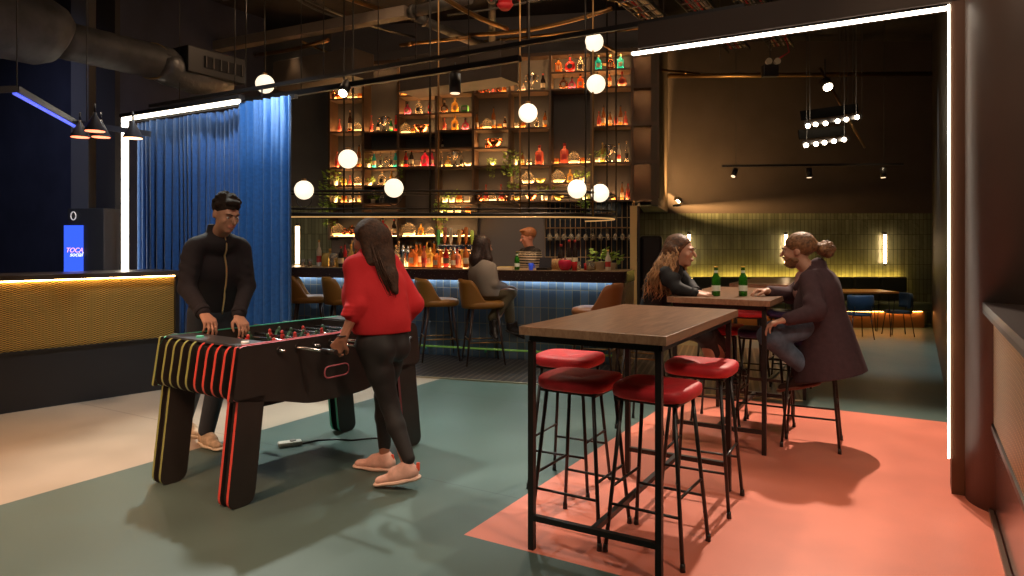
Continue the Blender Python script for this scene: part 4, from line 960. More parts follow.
MB().lathe([(.022, 0), (.030, .08), (.027, .08), (.02, .01)], seg=14).build('body', mat('blue_plastic_glow', (.03, .08, .6), .3, emit=(.02, .08, .6), es=.3), t)  # faint emission put into the blue; the cup is no lamp
MB().path([Vector((.03+.016*math.sin(a), 0, .042+.02*math.cos(a))) for a in [PI*k/8 for k in range(9)]], .004, seg=6).build('handle', MATS['blue_plastic_glow'], t)
q = counter_pt(505, .28); t = thing('menu_tray', 'shallow wooden tray with papers on the bar counter beside the seated woman', 'tray', q, BA)
MB().box((0, 0, .01), (.26, .16, .02), bev=.003).build('tray', G['cream'], t); MB().box((.03, .0, .026), (.20, .14, .010)).build('papers', mat('paper_gold', (.65, .5, .2), .6), t)
# hanging stemware
rnd = random.Random(3)
gi = 0
for row, dd in enumerate((.07, .18)):
    n = 12
    for i in range(n):
        s = s0+(s1-s0)*(i+.5)/n; q = ept(s, dd, zr+.01); e = ware('g', 'clear', q, 'clear wine glass hanging upside down in the brass rack at the right', 'stemware hanging in the brass rack', 1., 0); e.rotation_euler = (PI, 0, 0)
# ================================================================ people: signed-distance bodies turned into one surface
class Field:
    def __init__(s, lo, hi, h):
        s.h = h; s.lo = np.array(lo, float); n = np.ceil((np.array(hi)-s.lo)/h).astype(int)+1
        s.ax = [s.lo[i]+h*np.arange(n[i]) for i in range(3)]; s.d = np.full(n, 9., np.float32)
    def sub(s, lo, hi):
        sl = []
        for i in range(3):
            a = int(max(0, math.floor((lo[i]-s.lo[i])/s.h))); b = int(min(len(s.ax[i]), math.ceil((hi[i]-s.lo[i])/s.h)+1)); sl.append(slice(a, max(a, b)))
        X, Y, Z = s.ax[0][sl[0]][:, None, None], s.ax[1][sl[1]][None, :, None], s.ax[2][sl[2]][None, None, :]
        return tuple(sl), X, Y, Z
    def put(s, fn, lo, hi, k=.02, cut=False):
        m = k+.03; sl, X, Y, Z = s.sub([a-m for a in lo], [a+m for a in hi]); A = s.d[sl]
        if A.size == 0: return s
        B = fn(X, Y, Z).astype(np.float32)
        if cut:
            B = -B; h = np.clip(.5-.5*(B-A)/k, 0, 1) if k > 0 else None
            s.d[sl] = np.maximum(A, B) if k <= 0 else B*(1-h)+A*h+k*h*(1-h)
        else:
            if k <= 0: s.d[sl] = np.minimum(A, B)
            else:
                h = np.clip(.5+.5*(B-A)/k, 0, 1); s.d[sl] = B*(1-h)+A*h-k*h*(1-h)
        return s
    def cap(s, a, b, ra, rb=None, k=.02, flat=None, cut=False):
        """round cone a->b; flat=(axis, f) squeezes the section along axis by f"""
        a = np.array(a, float); b = np.array(b, float); rb = ra if rb is None else rb
        r = max(ra, rb)*(1 if not flat else max(1, flat[1])); lo = np.minimum(a, b)-r; hi = np.maximum(a, b)+r
        if flat: n = np.array(flat[0], float); n /= np.linalg.norm(n); f = flat[1]
        def fn(X, Y, Z):
            px, py, pz = X-a[0], Y-a[1], Z-a[2]; ba = b-a; L2 = max(float(ba@ba), 1e-9)
            t = np.clip((px*ba[0]+py*ba[1]+pz*ba[2])/L2, 0, 1)
            qx, qy, qz = px-t*ba[0], py-t*ba[1], pz-t*ba[2]; rr = ra+(rb-ra)*t
            q2 = qx*qx+qy*qy+qz*qz
            if flat:
                c = qx*n[0]+qy*n[1]+qz*n[2]; q2 = q2-c*c+(c/f)**2
                return (np.sqrt(q2)-rr)*min(1, f)
            return np.sqrt(q2)-rr
        return s.put(fn, lo, hi, k, cut)
    def ell(s, c, rad, Rm=None, k=.015, cut=False):
        c = np.array(c, float); rad = np.array(rad, float); r = rad.max(); Rm = np.eye(3) if Rm is None else Rm
        def fn(X, Y, Z):
            p = [X-c[0], Y-c[1], Z-c[2]]; q = [(p[0]*Rm[0][i]+p[1]*Rm[1][i]+p[2]*Rm[2][i])/rad[i] for i in range(3)]
            l = np.sqrt(q[0]**2+q[1]**2+q[2]**2); g = np.sqrt((q[0]/rad[0])**2+(q[1]/rad[1])**2+(q[2]/rad[2])**2)+1e-9
            return l*(l-1)/g
        return s.put(fn, c-r, c+r, k, cut)
    def clip(s, pt, n):                              # keep the side the normal points away from
        n = Vector(n).normalized(); X, Y, Z = s.ax[0][:, None, None], s.ax[1][None, :, None], s.ax[2][None, None, :]
        s.d = np.maximum(s.d, ((X-pt[0])*n.x+(Y-pt[1])*n.y+(Z-pt[2])*n.z).astype(np.float32)); return s
    def mesh(s, name, mats, parent, origin, color=None):
        D = s.d; nx, ny, nz = D.shape; ins = D < 0
        c = np.zeros((nx-1, ny-1, nz-1), np.int16)
        for i in (0, 1):
            for j in (0, 1):
                for l in (0, 1): c += ins[i:nx-1+i, j:ny-1+j, l:nz-1+l]
        act = (c > 0) & (c < 8); idx = np.full(act.shape, -1, np.int64); ci = np.argwhere(act); idx[act] = np.arange(len(ci))
        acc = np.zeros((len(ci), 3)); cnt = np.zeros(len(ci)); I, J, K_ = ci.T
        cor = [(i, j, l) for i in (0, 1) for j in (0, 1) for l in (0, 1)]
        for a in cor:
            for ax in range(3):
                if a[ax]: continue
                b = list(a); b[ax] = 1; da = D[I+a[0], J+a[1], K_+a[2]]; db = D[I+b[0], J+b[1], K_+b[2]]; m = (da < 0) != (db < 0)
                t = np.where(m, da/np.where(m, da-db, 1), 0); p = np.tile(np.array(a, float), (len(ci), 1)); p[:, ax] += t
                acc[m] += p[m]; cnt[m] += 1
        V = (ci+acc/cnt[:, None])*s.h+s.lo
        faces = []
        for ax in range(3):
            o1, o2 = [(1, 2), (2, 0), (0, 1)][ax]; sl0 = [slice(None)]*3; sl1 = [slice(None)]*3; sl0[ax] = slice(0, -1); sl1[ax] = slice(1, None)
            a = ins[tuple(sl0)]; b = ins[tuple(sl1)]; E = np.argwhere(a != b); ok = (E[:, o1] > 0) & (E[:, o2] > 0) & (E[:, o1] < D.shape[o1]-1) & (E[:, o2] < D.shape[o2]-1); E = E[ok]
            fl = a[tuple(E.T)]
            def cell(d1, d2):
                q = E.copy(); q[:, o1] -= d1; q[:, o2] -= d2; return idx[tuple(q.T)]
            q = np.stack([cell(1, 1), cell(0, 1), cell(0, 0), cell(1, 0)], 1); q[~fl] = q[~fl][:, ::-1]; faces.append(q)
        Fc = np.concatenate(faces); Fc = Fc[(Fc >= 0).all(1)]
        # relax once
        nb = np.zeros_like(V); nc = np.zeros(len(V))
        for i in range(4):
            a, b = Fc[:, i], Fc[:, (i+1) % 4]
            np.add.at(nb, a, V[b]); np.add.at(nc, a, 1); np.add.at(nb, b, V[a]); np.add.at(nc, b, 1)
        V = V*.5+.5*nb/np.maximum(nc, 1)[:, None]
        me = bpy.data.meshes.new(name); O = np.array(origin)
        me.vertices.add(len(V)); me.vertices.foreach_set('co', (V-O).astype(np.float32).ravel())
        me.loops.add(len(Fc)*4); me.loops.foreach_set('vertex_index', Fc.ravel().astype(np.int32))
        me.polygons.add(len(Fc)); me.polygons.foreach_set('loop_start', np.arange(0, len(Fc)*4, 4, dtype=np.int32)); me.polygons.foreach_set('loop_total', np.full(len(Fc), 4, np.int32))
        me.polygons.foreach_set('use_smooth', np.ones(len(Fc), bool))
        for m in (mats if isinstance(mats, (list, tuple)) else [mats]): me.materials.append(m)
        me.update(calc_edges=True); me.validate()
        if color is not None:
            cen = V[Fc].mean(1); mi = color(cen).astype(np.int32); me.polygons.foreach_set('material_index', mi)
        o = bpy.data.objects.new(name, me); C.objects.link(o); o.parent = parent; return o
A_ = lambda v: np.array(tuple(v), float)
def frame(f, up=(0, 0, 1)):
    f = Vector(f).normalized(); r = f.cross(Vector(up)).normalized(); u = r.cross(f); return r, f, u   # right, forward, up
def head_prims(F_, c, f, tilt=0., fem=False, k=.02):
    r, f, u = frame(f); c = Vector(c); Rm = np.array([[r[i], f[i], u[i]] for i in range(3)])
    p = lambda x, y, z: c+r*x+f*y+u*z
    s = .95 if fem else 1.
    F_.ell(p(0, -.018, .035), (.076*s, .096*s, .085*s), Rm, k); F_.ell(p(0, .022, -.025), (.060*s, .070*s, .082*s), Rm, .03)
    F_.ell(p(0, .062, -.088), (.026*s, .024, .020), Rm, .02)
    F_.ell(p(0, .078, .028), (.050*s, .016, .012), Rm, .015); F_.cap(p(0, .088, .015), p(0, .112, -.022), .008, .0135, .008)
    for sx in (-1, 1):
        F_.ell(p(sx*.030, .099, .006), (.016, .014, .010), Rm, .008, cut=True); F_.ell(p(sx*.030, .075, .005), (.013, .013, .013), Rm, .002)
        F_.ell(p(sx*.074*s, -.008, -.005), (.010, .020, .030), Rm, .006); F_.ell(p(sx*.036, .062, -.022), (.02, .022, .018), Rm, .02)
    F_.ell(p(0, .090, -.052), (.024, .010, .006), Rm, .005); F_.ell(p(0, .087, -.063), (.020, .010, .006), Rm, .005)
    return p, Rm
def face_parts(p, Rm, parent, origin, fem=False, brow=(.05, .025, .015), beard=None):
    O = Vector(origin); dark_e = mat('iris_dark', (.03, .018, .012), .2); wh = mat('eye_white', (.75, .7, .65), .3); br = mat('brow_%02d' % int(brow[0]*100), brow, .8)
    lip = mat('lip_pink', (.42, .13, .10), .5)
    for sx in (-1, 1):
        e = MB().ball(p(sx*.030, .0795, .005)-O, .0108, seg=12).build('eye', wh, parent)
        MB().ball(p(sx*.030, .0885, .005)-O, .0048, seg=8).build('iris', dark_e, e)
        MB().path([p(sx*x, y, z)-O for x, y, z in ((.012, .099, .026), (.030, .098, .033), (.048, .085, .028))], [.003, .0042, .0025], seg=6).build('eyebrow', br, parent)
    MB().path([p(x, y, z)-O for x, y, z in ((-.024, .090, -.057), (-.01, .100, -.055), (0, .102, -.056), (.01, .100, -.055), (.024, .090, -.057))], [.002, .0045, .004, .0045, .002], seg=6).build('lips', lip, parent)
def hand(F_, w, d, n, side, curl=.6, spread=.021, thumb=1., k=.004, L=1.):
    """w wrist, d fingers direction, n palm normal (curl towards it), side: unit towards the thumb"""
    w = Vector(w); d = Vector(d).normalized(); n = Vector(n); n = (n-d*n.dot(d)).normalized(); s = Vector(side); s = (s-d*s.dot(d)-n*s.dot(n)).normalized()
    base = []
    for i in range(4):
        o = (1.5-i)*spread; kn = w+d*(.088 if i in (1, 2) else .082)*L+s*o; base.append(kn); F_.cap(w+d*.012+s*o*.6, kn, .0135, .0120, .010)
    F_.cap(w-d*.02, w+d*.03, .024, .026, .01, flat=(tuple(n), .62))
    for i, kn in enumerate(base):
        Ls = (.040, .045, .042, .032)[i]; p0 = kn; a = curl*(.55+.08*i)
        for j, (l, r0, r1) in enumerate(((Ls, .0095, .0088), (Ls*.68, .0088, .0080), (Ls*.52, .0080, .0070))):
            ang = a*(j+1) if j < 2 else a*2.6; q = p0+(d*math.cos(ang)+n*math.sin(ang)+s*(1.5-i)*.04)*l; F_.cap(p0, q, r0, r1, .003); p0 = q
    t0 = w+d*.022+s*.022; t1 = t0+(d*.6+s*.75+n*.35).normalized()*.042; t2 = t1+(d*.85+s*.15+n*.55*thumb).normalized()*.030; t3 = t2+(d*.8-s*.15+n*.6*thumb).normalized()*.024
    F_.cap(t0, t1, .014, .0115, .008); F_.cap(t1, t2, .0110, .0098, .003); F_.cap(t2, t3, .0098, .0080, .003)
def strands(b, pts_list, r0=.006, seg=5):
    for pts in pts_list:
        n = len(pts); b.path(pts, [r0*(1-.75*(i/(n-1))**2) for i in range(n)], seg=seg)

skin = mat('skin', (.52, .27, .18), .5, noise=.08, nscale=20); skin_red = mat('skin_tan', (.42, .18, .11), .5, noise=.08, nscale=20)
def bounds(J, m=.22):
    P_ = np.array([tuple(v) for v in J]); return P_.min(0)-m, P_.max(0)+m
def limbs(F_, pts, rads, k=.02, flat=None):
    for (a, b, ra, rb) in zip(pts, pts[1:], rads, rads[1:]): F_.cap(a, b, ra, rb, k, flat)
def torso(F_, hip, chest, neck, r, f, w_hip=.13, w_sh=.17, g=0., depth=.62, fem=False):
    """r: right unit vector; squeezed front to back"""
    hip, chest, neck = Vector(hip), Vector(chest), Vector(neck); f = Vector(f); fl_ = (tuple(f), depth)
    waist = hip.lerp(chest, .45)
    F_.cap(hip-r*w_hip*.35, hip+r*w_hip*.35, w_hip*.86+g, w_hip*.86+g, .05, (tuple(f), .82))
    F_.cap(waist-r*.03, waist+r*.03, (.115 if fem else .135)+g, None, .06, (tuple(f), .78))
    F_.cap(chest-r*.05, chest+r*.05, (.125 if fem else .15)+g, None, .06, (tuple(f), .76))
    for s_ in (-1, 1): F_.cap(neck+Vector((0, 0, -.055)), neck+r*s_*(w_sh-.035)+Vector((0, 0, -.095)), .056+g*.6, .048+g*.6, .04)
    F_.cap(neck+Vector((0, 0, -.07)), neck+Vector((0, 0, -.01)), .075+g, .052+g*.5, .03)
def shoe(name, heel, toe, mu, ms, parent, O, h=.10, up=(0, 0, 1), w=.042, lace=True):
    heel, toe = Vector(heel), Vector(toe); d = (toe-heel).normalized(); u = Vector(up); u = (u-d*u.dot(d)).normalized(); s = d.cross(u); L = (toe-heel).length
    lo = np.minimum(A_(heel), A_(toe))-.12; hi = np.maximum(A_(heel), A_(toe))+.14; F_ = Field(lo, hi, .005)
    q = lambda t_, z: heel+d*t_*L+u*z
    F_.cap(q(.12, .045), q(.45, .043), w*.95, w*1.0, .03, (tuple(u), .9)); F_.cap(q(.45, .040), q(.88, .030), w*1.02, w*.80, .03, (tuple(u), .75))
    F_.cap(q(.16, .05), q(.20, h-.015), w*.9, w*.88, .03); F_.cap(q(.22, h-.02), q(.5, .06), w*.7, w*.8, .03)
    F_.clip(q(0, 0.006), -u)
    up_ = F_.mesh(name, mu, parent, O)
    G_ = Field(lo, hi, .005); G_.cap(q(.10, .012), q(.45, .012), w*1.08, w*1.05, .02, (tuple(u), .42)); G_.cap(q(.45, .012), q(.92, .014), w*1.12, w*.92, .02, (tuple(u), .40)); G_.clip(q(0, -.001), -u); G_.clip(q(0, .026), u)
    G_.mesh('sole', ms, up_, O)
    if lace:
        b = MB()
        for k in range(4):
            z = .098-.013*k; t_ = .34+.085*k; b.path([q(t_, z-.012)+s*-.028-Vector(O), q(t_+.02, z+.004)-Vector(O), q(t_, z-.012)+s*.028-Vector(O)], .003, seg=5)
        b.build('laces', mat('lace_cream', (.6, .5, .4), .7), up_)
    return up_

# ---------------------------------------------------------------- 1. the man behind the foosball table
def man_foosball():
    O = Vector((-2.12, 4.9, 0)); f = Vector((.75, -.66, 0)).normalized(); r = f.cross(Vector((0, 0, 1))).normalized()
    t = thing('person', 'standing man in dark zip jacket and jeans leaning over the foosball table', 'person', O)
    hip = Vector((-2.09, 4.86, .95)); chest = Vector((-2.03, 4.74, 1.27)); neck = Vector((-1.985, 4.66, 1.50)); hc = P(226, 214, 4.56); hf = Vector((.80, -.62, -.42))
    hR, hL = hip+r*.09, hip-r*.09
    sR, sL = neck+r*.165+Vector((0, 0, -.125)), neck-r*.165+Vector((0, 0, -.125))
    eR, wR = P(187, 288, 4.50), P(204, 314, 4.33); eL, wL = P(247, 286, 4.80), P(238, 316, 4.55)
    kR, aR = Vector((-2.24, 4.90, .50)), Vector((-2.43, 5.12, .10)); kL, aL = Vector((-2.05, 4.83, .50)), Vector((-2.15, 4.86, .09))
    allp = [hip, neck, hc+Vector((0, 0, .1)), sR, sL, eR, wR, eL, wL, kR, aR, aL]
    lo, hi = bounds(allp, .2); B = Field(lo, hi, .006)
    torso(B, hip, chest, neck, r, f, g=-.008)
    for h_, k_, a_ in ((hR, kR, aR), (hL, kL, aL)): limbs(B, [h_, k_, a_], [.080, .052, .036])
    for s_, e_, w_ in ((sR, eR, wR), (sL, eL, wL)): limbs(B, [s_, e_, w_], [.050, .040, .026])
    B.cap(neck+Vector((0, 0, -.03)), hc+Vector((0, .0, -.06)), .056, .052, .02)
    p, Rm = head_prims(B, hc, hf)
    H = [(wR, (.6, -.5, -.5), (.1, -.1, -1), (.4, .6, 0)), (wL, (.6, -.5, -.6), (0, 0, -1), (-.5, -.5, 0))]
    for w_, d_, n_, s_ in H: hand(B, w_, d_, n_, s_, curl=.9)
    B.mesh('body', skin, t, O); face_parts(p, Rm, t, O)
    # jacket
    J = Field(lo, hi, .006); torso(J, hip+Vector((0, 0, .05)), chest, neck, r, f, g=.022, w_sh=.18)
    for s_, e_, w_ in ((sR, eR, wR), (sL, eL, wL)): limbs(J, [s_, e_, e_.lerp(w_, .93)], [.066, .056, .044])
    J.cap(neck+Vector((0, 0, -.03)), neck+Vector((0, 0, .028)), .073, .066, .02)
    J.ell(neck+f*.085+Vector((0, 0, .05)), (.05, .05, .07), None, .01, cut=True)
    for s_, e_ in ((sR, eR), (sL, eL)):
        for q_ in (.25, .5, .75): c_ = s_.lerp(e_, q_); J.cap(c_+Vector((-.04, -.04, .02)), c_+Vector((.04, -.035, -.03)), .014, .008, .03)
    J.clip(hip+Vector((0, 0, -.05)), (0, 0, -1)); J.clip(neck+Vector((0, 0, .05))-f*.02, (-.0, 0, 1))
    jk = mat('jacket_black', (.018, .014, .018), .85, bump=.2, bscale=40); j = J.mesh('jacket', jk, t, O)
    zp = []
    for q_ in range(15):
        s_ = q_/14; c_ = (neck+Vector((0, 0, .0))).lerp(hip+Vector((0, 0, -.02)), s_); d0 = .07+.075*min(1, s_*2.2)-.01*s_; 
        # walk onto the cloth surface
        for st_ in range(60):
            pt = c_+f*(.04+.004*st_); ii = ((A_(pt)-J.lo)/J.h).round().astype(int)
            if (ii >= 0).all() and (ii < J.d.shape).all() and J.d[tuple(ii)] > .001: break
        zp.append(pt-O)
    MB().path(zp, .0065, seg=6).build('zip', mat('zip_brass', (.75, .55, .28), .35, .7), j)
    for e_, w_ in ((eR, wR), (eL, wL)): c_ = e_.lerp(w_, .90)-O; d_ = (w_-e_).normalized(); MB().tube(c_-d_*.02, c_+d_*.02, .050, .048, seg=18).build('cuff', jk, j)
    T = Field(lo, hi, .006); T.cap(hip-r*.05, hip+r*.05, .125, None, .04, (tuple(f), .85))
    for h_, k_, a_ in ((hR, kR, aR), (hL, kL, aL)): limbs(T, [h_+Vector((0, 0, -.02)), k_, a_+Vector((0, 0, .02))], [.100, .070, .056])
    T.clip(hip+Vector((0, 0, .05)), (0, 0, 1)); T.mesh('jeans', mat('jeans_dark', (.035, .042, .055), .8, bump=.3, bscale=60), t, O)
    su = mat('trainer_beige', (.50, .38, .26), .7, noise=.35, nscale=25); so = mat('trainer_sole', (.7, .6, .46), .6)
    for a_, d_ in ((aR, Vector((.9, -.45, 0))), (aL, Vector((.72, -.70, 0)))):
        d_.normalize(); z0 = Vector((a_.x, a_.y, .0)); shoe('shoe', z0-d_*.075, z0+d_*.215, su, so, t, O)
    # short hair
    Hh = Field(A_(hc)-.17, A_(hc)+.17, .005); Hh.ell(p(0, -.025, .044), (.081, .101, .084), Rm, .01); Hh.ell(p(0, .055, .098), (.050, .034, .022), Rm, .02)
    rq = random.Random(2)
    for _ in range(26): a_ = rq.uniform(0, 6.28); e_ = rq.uniform(.2, 1.2); c_ = p(.078*math.cos(a_)*math.cos(e_), -.02+.095*math.sin(a_)*math.cos(e_), .045+.085*math.sin(e_)); Hh.ell(c_, (.020, .022, .016), None, .012)
    Hh.ell(p(0, .085, -.005), (.066, .075, .066), Rm, .006, cut=True); Hh.ell(p(0, .03, -.075), (.10, .10, .06), Rm, .006, cut=True)
    for sx in (-1, 1): Hh.ell(p(sx*.08, .01, -.02), (.03, .035, .035), Rm, .004, cut=True)
    Hh.mesh('hair', mat('hair_brown', (.022, .012, .008), .95, noise=.4, nscale=60, bump=.5, bscale=90), t, O)
man_foosball()

# ---------------------------------------------------------------- 2. the woman in red
def woman_red():
    O = Vector((-.70, 4.15, 0)); f = Vector((-.80, .60, 0)).normalized(); r = f.cross(Vector((0, 0, 1))).normalized()
    t = thing('person', 'woman in red sweatshirt and black leggings seen from behind at foosball table', 'person', O)
    hip = Vector((-.785, 4.18, .84)); chest = Vector((-.83, 4.20, 1.13)); neck = Vector((-.855, 4.20, 1.375)); hc = P(368, 239, 4.20); hf = Vector((-.80, .52, -.25))
    hR, hL = hip+r*.085, hip-r*.085; sR, sL = neck+r*.15+Vector((0, 0, -.08)), neck-r*.13+Vector((0, 0, -.09))
    eL, wL = P(357, 305, 4.02), P(343, 339, 3.98); eR, wR = P(413, 304, 4.32), P(392, 334, 4.46)
    aR, aL = Vector((-.80, 4.33, .10)), Vector((-.600, 4.00, .125)); kR, kL = Vector((-.80, 4.30, .47)), Vector((-.73, 4.12, .46))
    lo, hi = bounds([hip, neck, hc+Vector((0, 0, .1)), sR, sL, eL, wL, eR, wR, aR, aL], .2); B = Field(lo, hi, .006)
    torso(B, hip, chest, neck, r, f, w_hip=.125, w_sh=.155, g=-.008, fem=True)
    for h_, k_, a_ in ((hR, kR, aR), (hL, kL, aL)): limbs(B, [h_, k_, a_], [.078, .048, .032])
    for s_, e_, w_ in ((sR, eR, wR), (sL, eL, wL)): limbs(B, [s_, e_, w_], [.042, .036, .024])
    B.cap(neck+Vector((0, 0, -.03)), hc+Vector((0, 0, -.06)), .046, .044, .02); p, Rm = head_prims(B, hc, hf, fem=True)
    hand(B, wL, (-.55, .30, -.75), (-.1, .9, -.3), (.5, .6, .3), curl=1.1); hand(B, wR, (-.8, .4, -.4), (0, 0, -1), (-.4, -.6, 0), curl=1.0)
    B.mesh('body', skin_red, t, O); face_parts(p, Rm, t, O, True)
    S = Field(lo, hi, .006); torso(S, hip+Vector((0, 0, .09)), chest, neck, r, f, w_hip=.13, w_sh=.165, g=.035, fem=True)
    S.cap(chest-r*.06+Vector((0, 0, -.03)), hip+Vector((0, 0, .10)), .155, .150, .05, (tuple(f), .85)); S.cap(chest+r*.06, hip+r*.02+Vector((0, 0, .12)), .15, .14, .05, (tuple(f), .85))
    limbs(S, [sL, eL, eL.lerp(wL, .30)], [.064, .060, .048]); limbs(S, [sR, eR, eR.lerp(wR, .7)], [.068, .066, .052])
    for q_ in (.1, .22, .34): c_ = eL.lerp(wL, q_-.08); S.cap(c_+r*.035, c_-r*.035, .046, .046, .010, ((0, 0, 1), .4))
    for i in range(5):
        c_ = chest.lerp(hip, .12+.18*i); S.cap(c_-f*.12+r*.10, c_-f*.13-r*(.04-.03*i)+Vector((0, 0, -.06)), .022, .012, .025)
    S.clip(hip+Vector((0, 0, .045)), (0, 0, -1)); S.clip(neck+Vector((0, 0, .045)), (0, 0, 1)); S.clip(eL.lerp(wL, .36), wL-eL) if False else None
    red_s = mat('sweatshirt_red', (.60, .020, .026), .9, sheen=.0, bump=.15, bscale=50)
    so_ = S.mesh('sweatshirt', red_s, t, O)
    L_ = Field(lo, hi, .006); L_.cap(hip-r*.05-f*.02, hip+r*.05-f*.02, .118, None, .05, (tuple(f), .88))
    for h_, k_, a_ in ((hR, kR, aR), (hL, kL, aL)): limbs(L_, [h_+Vector((0, 0, -.02)), h_.lerp(k_, .5), k_, k_.lerp(a_, .35), a_+Vector((0, 0, .05))], [.098, .080, .056, .054, .038]); 
    for s_ in (-1, 1): L_.ell(hip+r*.06*s_-f*.075+Vector((0, 0, -.05)), (.075, .075, .08), None, .03)
    L_.clip(hip+Vector((0, 0, .10)), (0, 0, 1)); L_.mesh('leggings', mat('leggings_black', (.020, .016, .016), .65), t, O)
    su = mat('runner_pink', (.72, .42, .34), .7, noise=.1, nscale=40); so = mat('runner_sole', (.75, .52, .42), .6); acc = mat('runner_coral', (.9, .12, .06), .5)
    d1 = Vector((-.93, .20, 0)).normalized(); z0 = Vector((aR.x, aR.y, 0)); s1 = shoe('shoe', z0-d1*.06, z0+d1*.195, su, so, t, O)
    MB().bar(z0-d1*.058+Vector((0, 0, .05))-O, z0-d1*.050+Vector((0, 0, .100))-O, .02, .012, bev=.003).build('heel_tab', acc, s1)
    d2 = Vector((-.95, .12, -.20)).normalized(); z0 = Vector((aL.x, aL.y, .0)); hl = z0-d2*.06+Vector((0, 0, .045)); s2 = shoe('shoe', hl, hl+d2*.255, su, so, t, O)
    MB().bar(hl+d2*.002+Vector((.0, 0, .05))-O, hl+d2*.012+Vector((.01, 0, .100))-O, .02, .012, bev=.003).build('heel_tab', acc, s2)
    # long hair
    Hh = Field(A_(hc)-np.array([.25, .25, .50]), A_(hc)+np.array([.25, .25, .17]), .006); Hh.ell(p(0, -.022, .036), (.082, .102, .088), Rm, .01)
    rr, ff, uu = frame(hf)
    base = hc-f*.07; pts = [base+Vector((.02, 0, .0)), base+Vector((.03, -.01, -.12)), base+Vector((.07, -.03, -.21)), base+Vector((.115, -.05, -.30))]
    pts2 = [base+r*.05+Vector((0, 0, 0)), base+r*.03+Vector((.04, -.01, -.11)), base+Vector((.10, -.02, -.22)), base+Vector((.135, -.05, -.32))]
    for P2 in (pts, pts2): limbs(Hh, P2, [.066, .048, .030, .010], .04, (tuple(f), .8))
    Hh.cap(p(-.05, -.04, .03), p(-.06, -.04, -.15), .045, .035, .03); Hh.cap(p(.06, -.03, .03), p(.05, -.04, -.13), .045, .03, .03)
    Hh.ell(p(0, .095, -.01), (.066, .075, .080), Rm, .006, cut=True)
    ho = Hh.mesh('hair', mat('hair_dark_brown', (.055, .022, .010), .7, noise=.5, nscale=50, bump=.6, bscale=70), t, O)
    b = MB(); rnd = random.Random(5); st_ = []
    for i in range(46):
        a = rnd.uniform(-1, 1); q0 = hc-f*.085+r*a*.055+Vector((-.015, 0, rnd.uniform(-.02, .04))); e_ = Vector((.10+.03*rnd.random(), -.05, -.29-.05*rnd.random()))
        st_.append([q0-O, q0+e_*.35+r*.01*a-f*.01-O, q0+e_*.7+Vector((-.01, 0, .01))-f*.012-O, q0+e_+r*a*-.03-O])
    strands(b, st_, .005); b.build('loose_strands', MATS['hair_dark_brown'], ho)
    MB().path([wL+Vector((0.03*math.cos(a), .03*math.sin(a), .02))-O for a in [2*PI*k/14 for k in range(14)]], .004, seg=5, closed=True).build('bracelet', black, t)
woman_red()

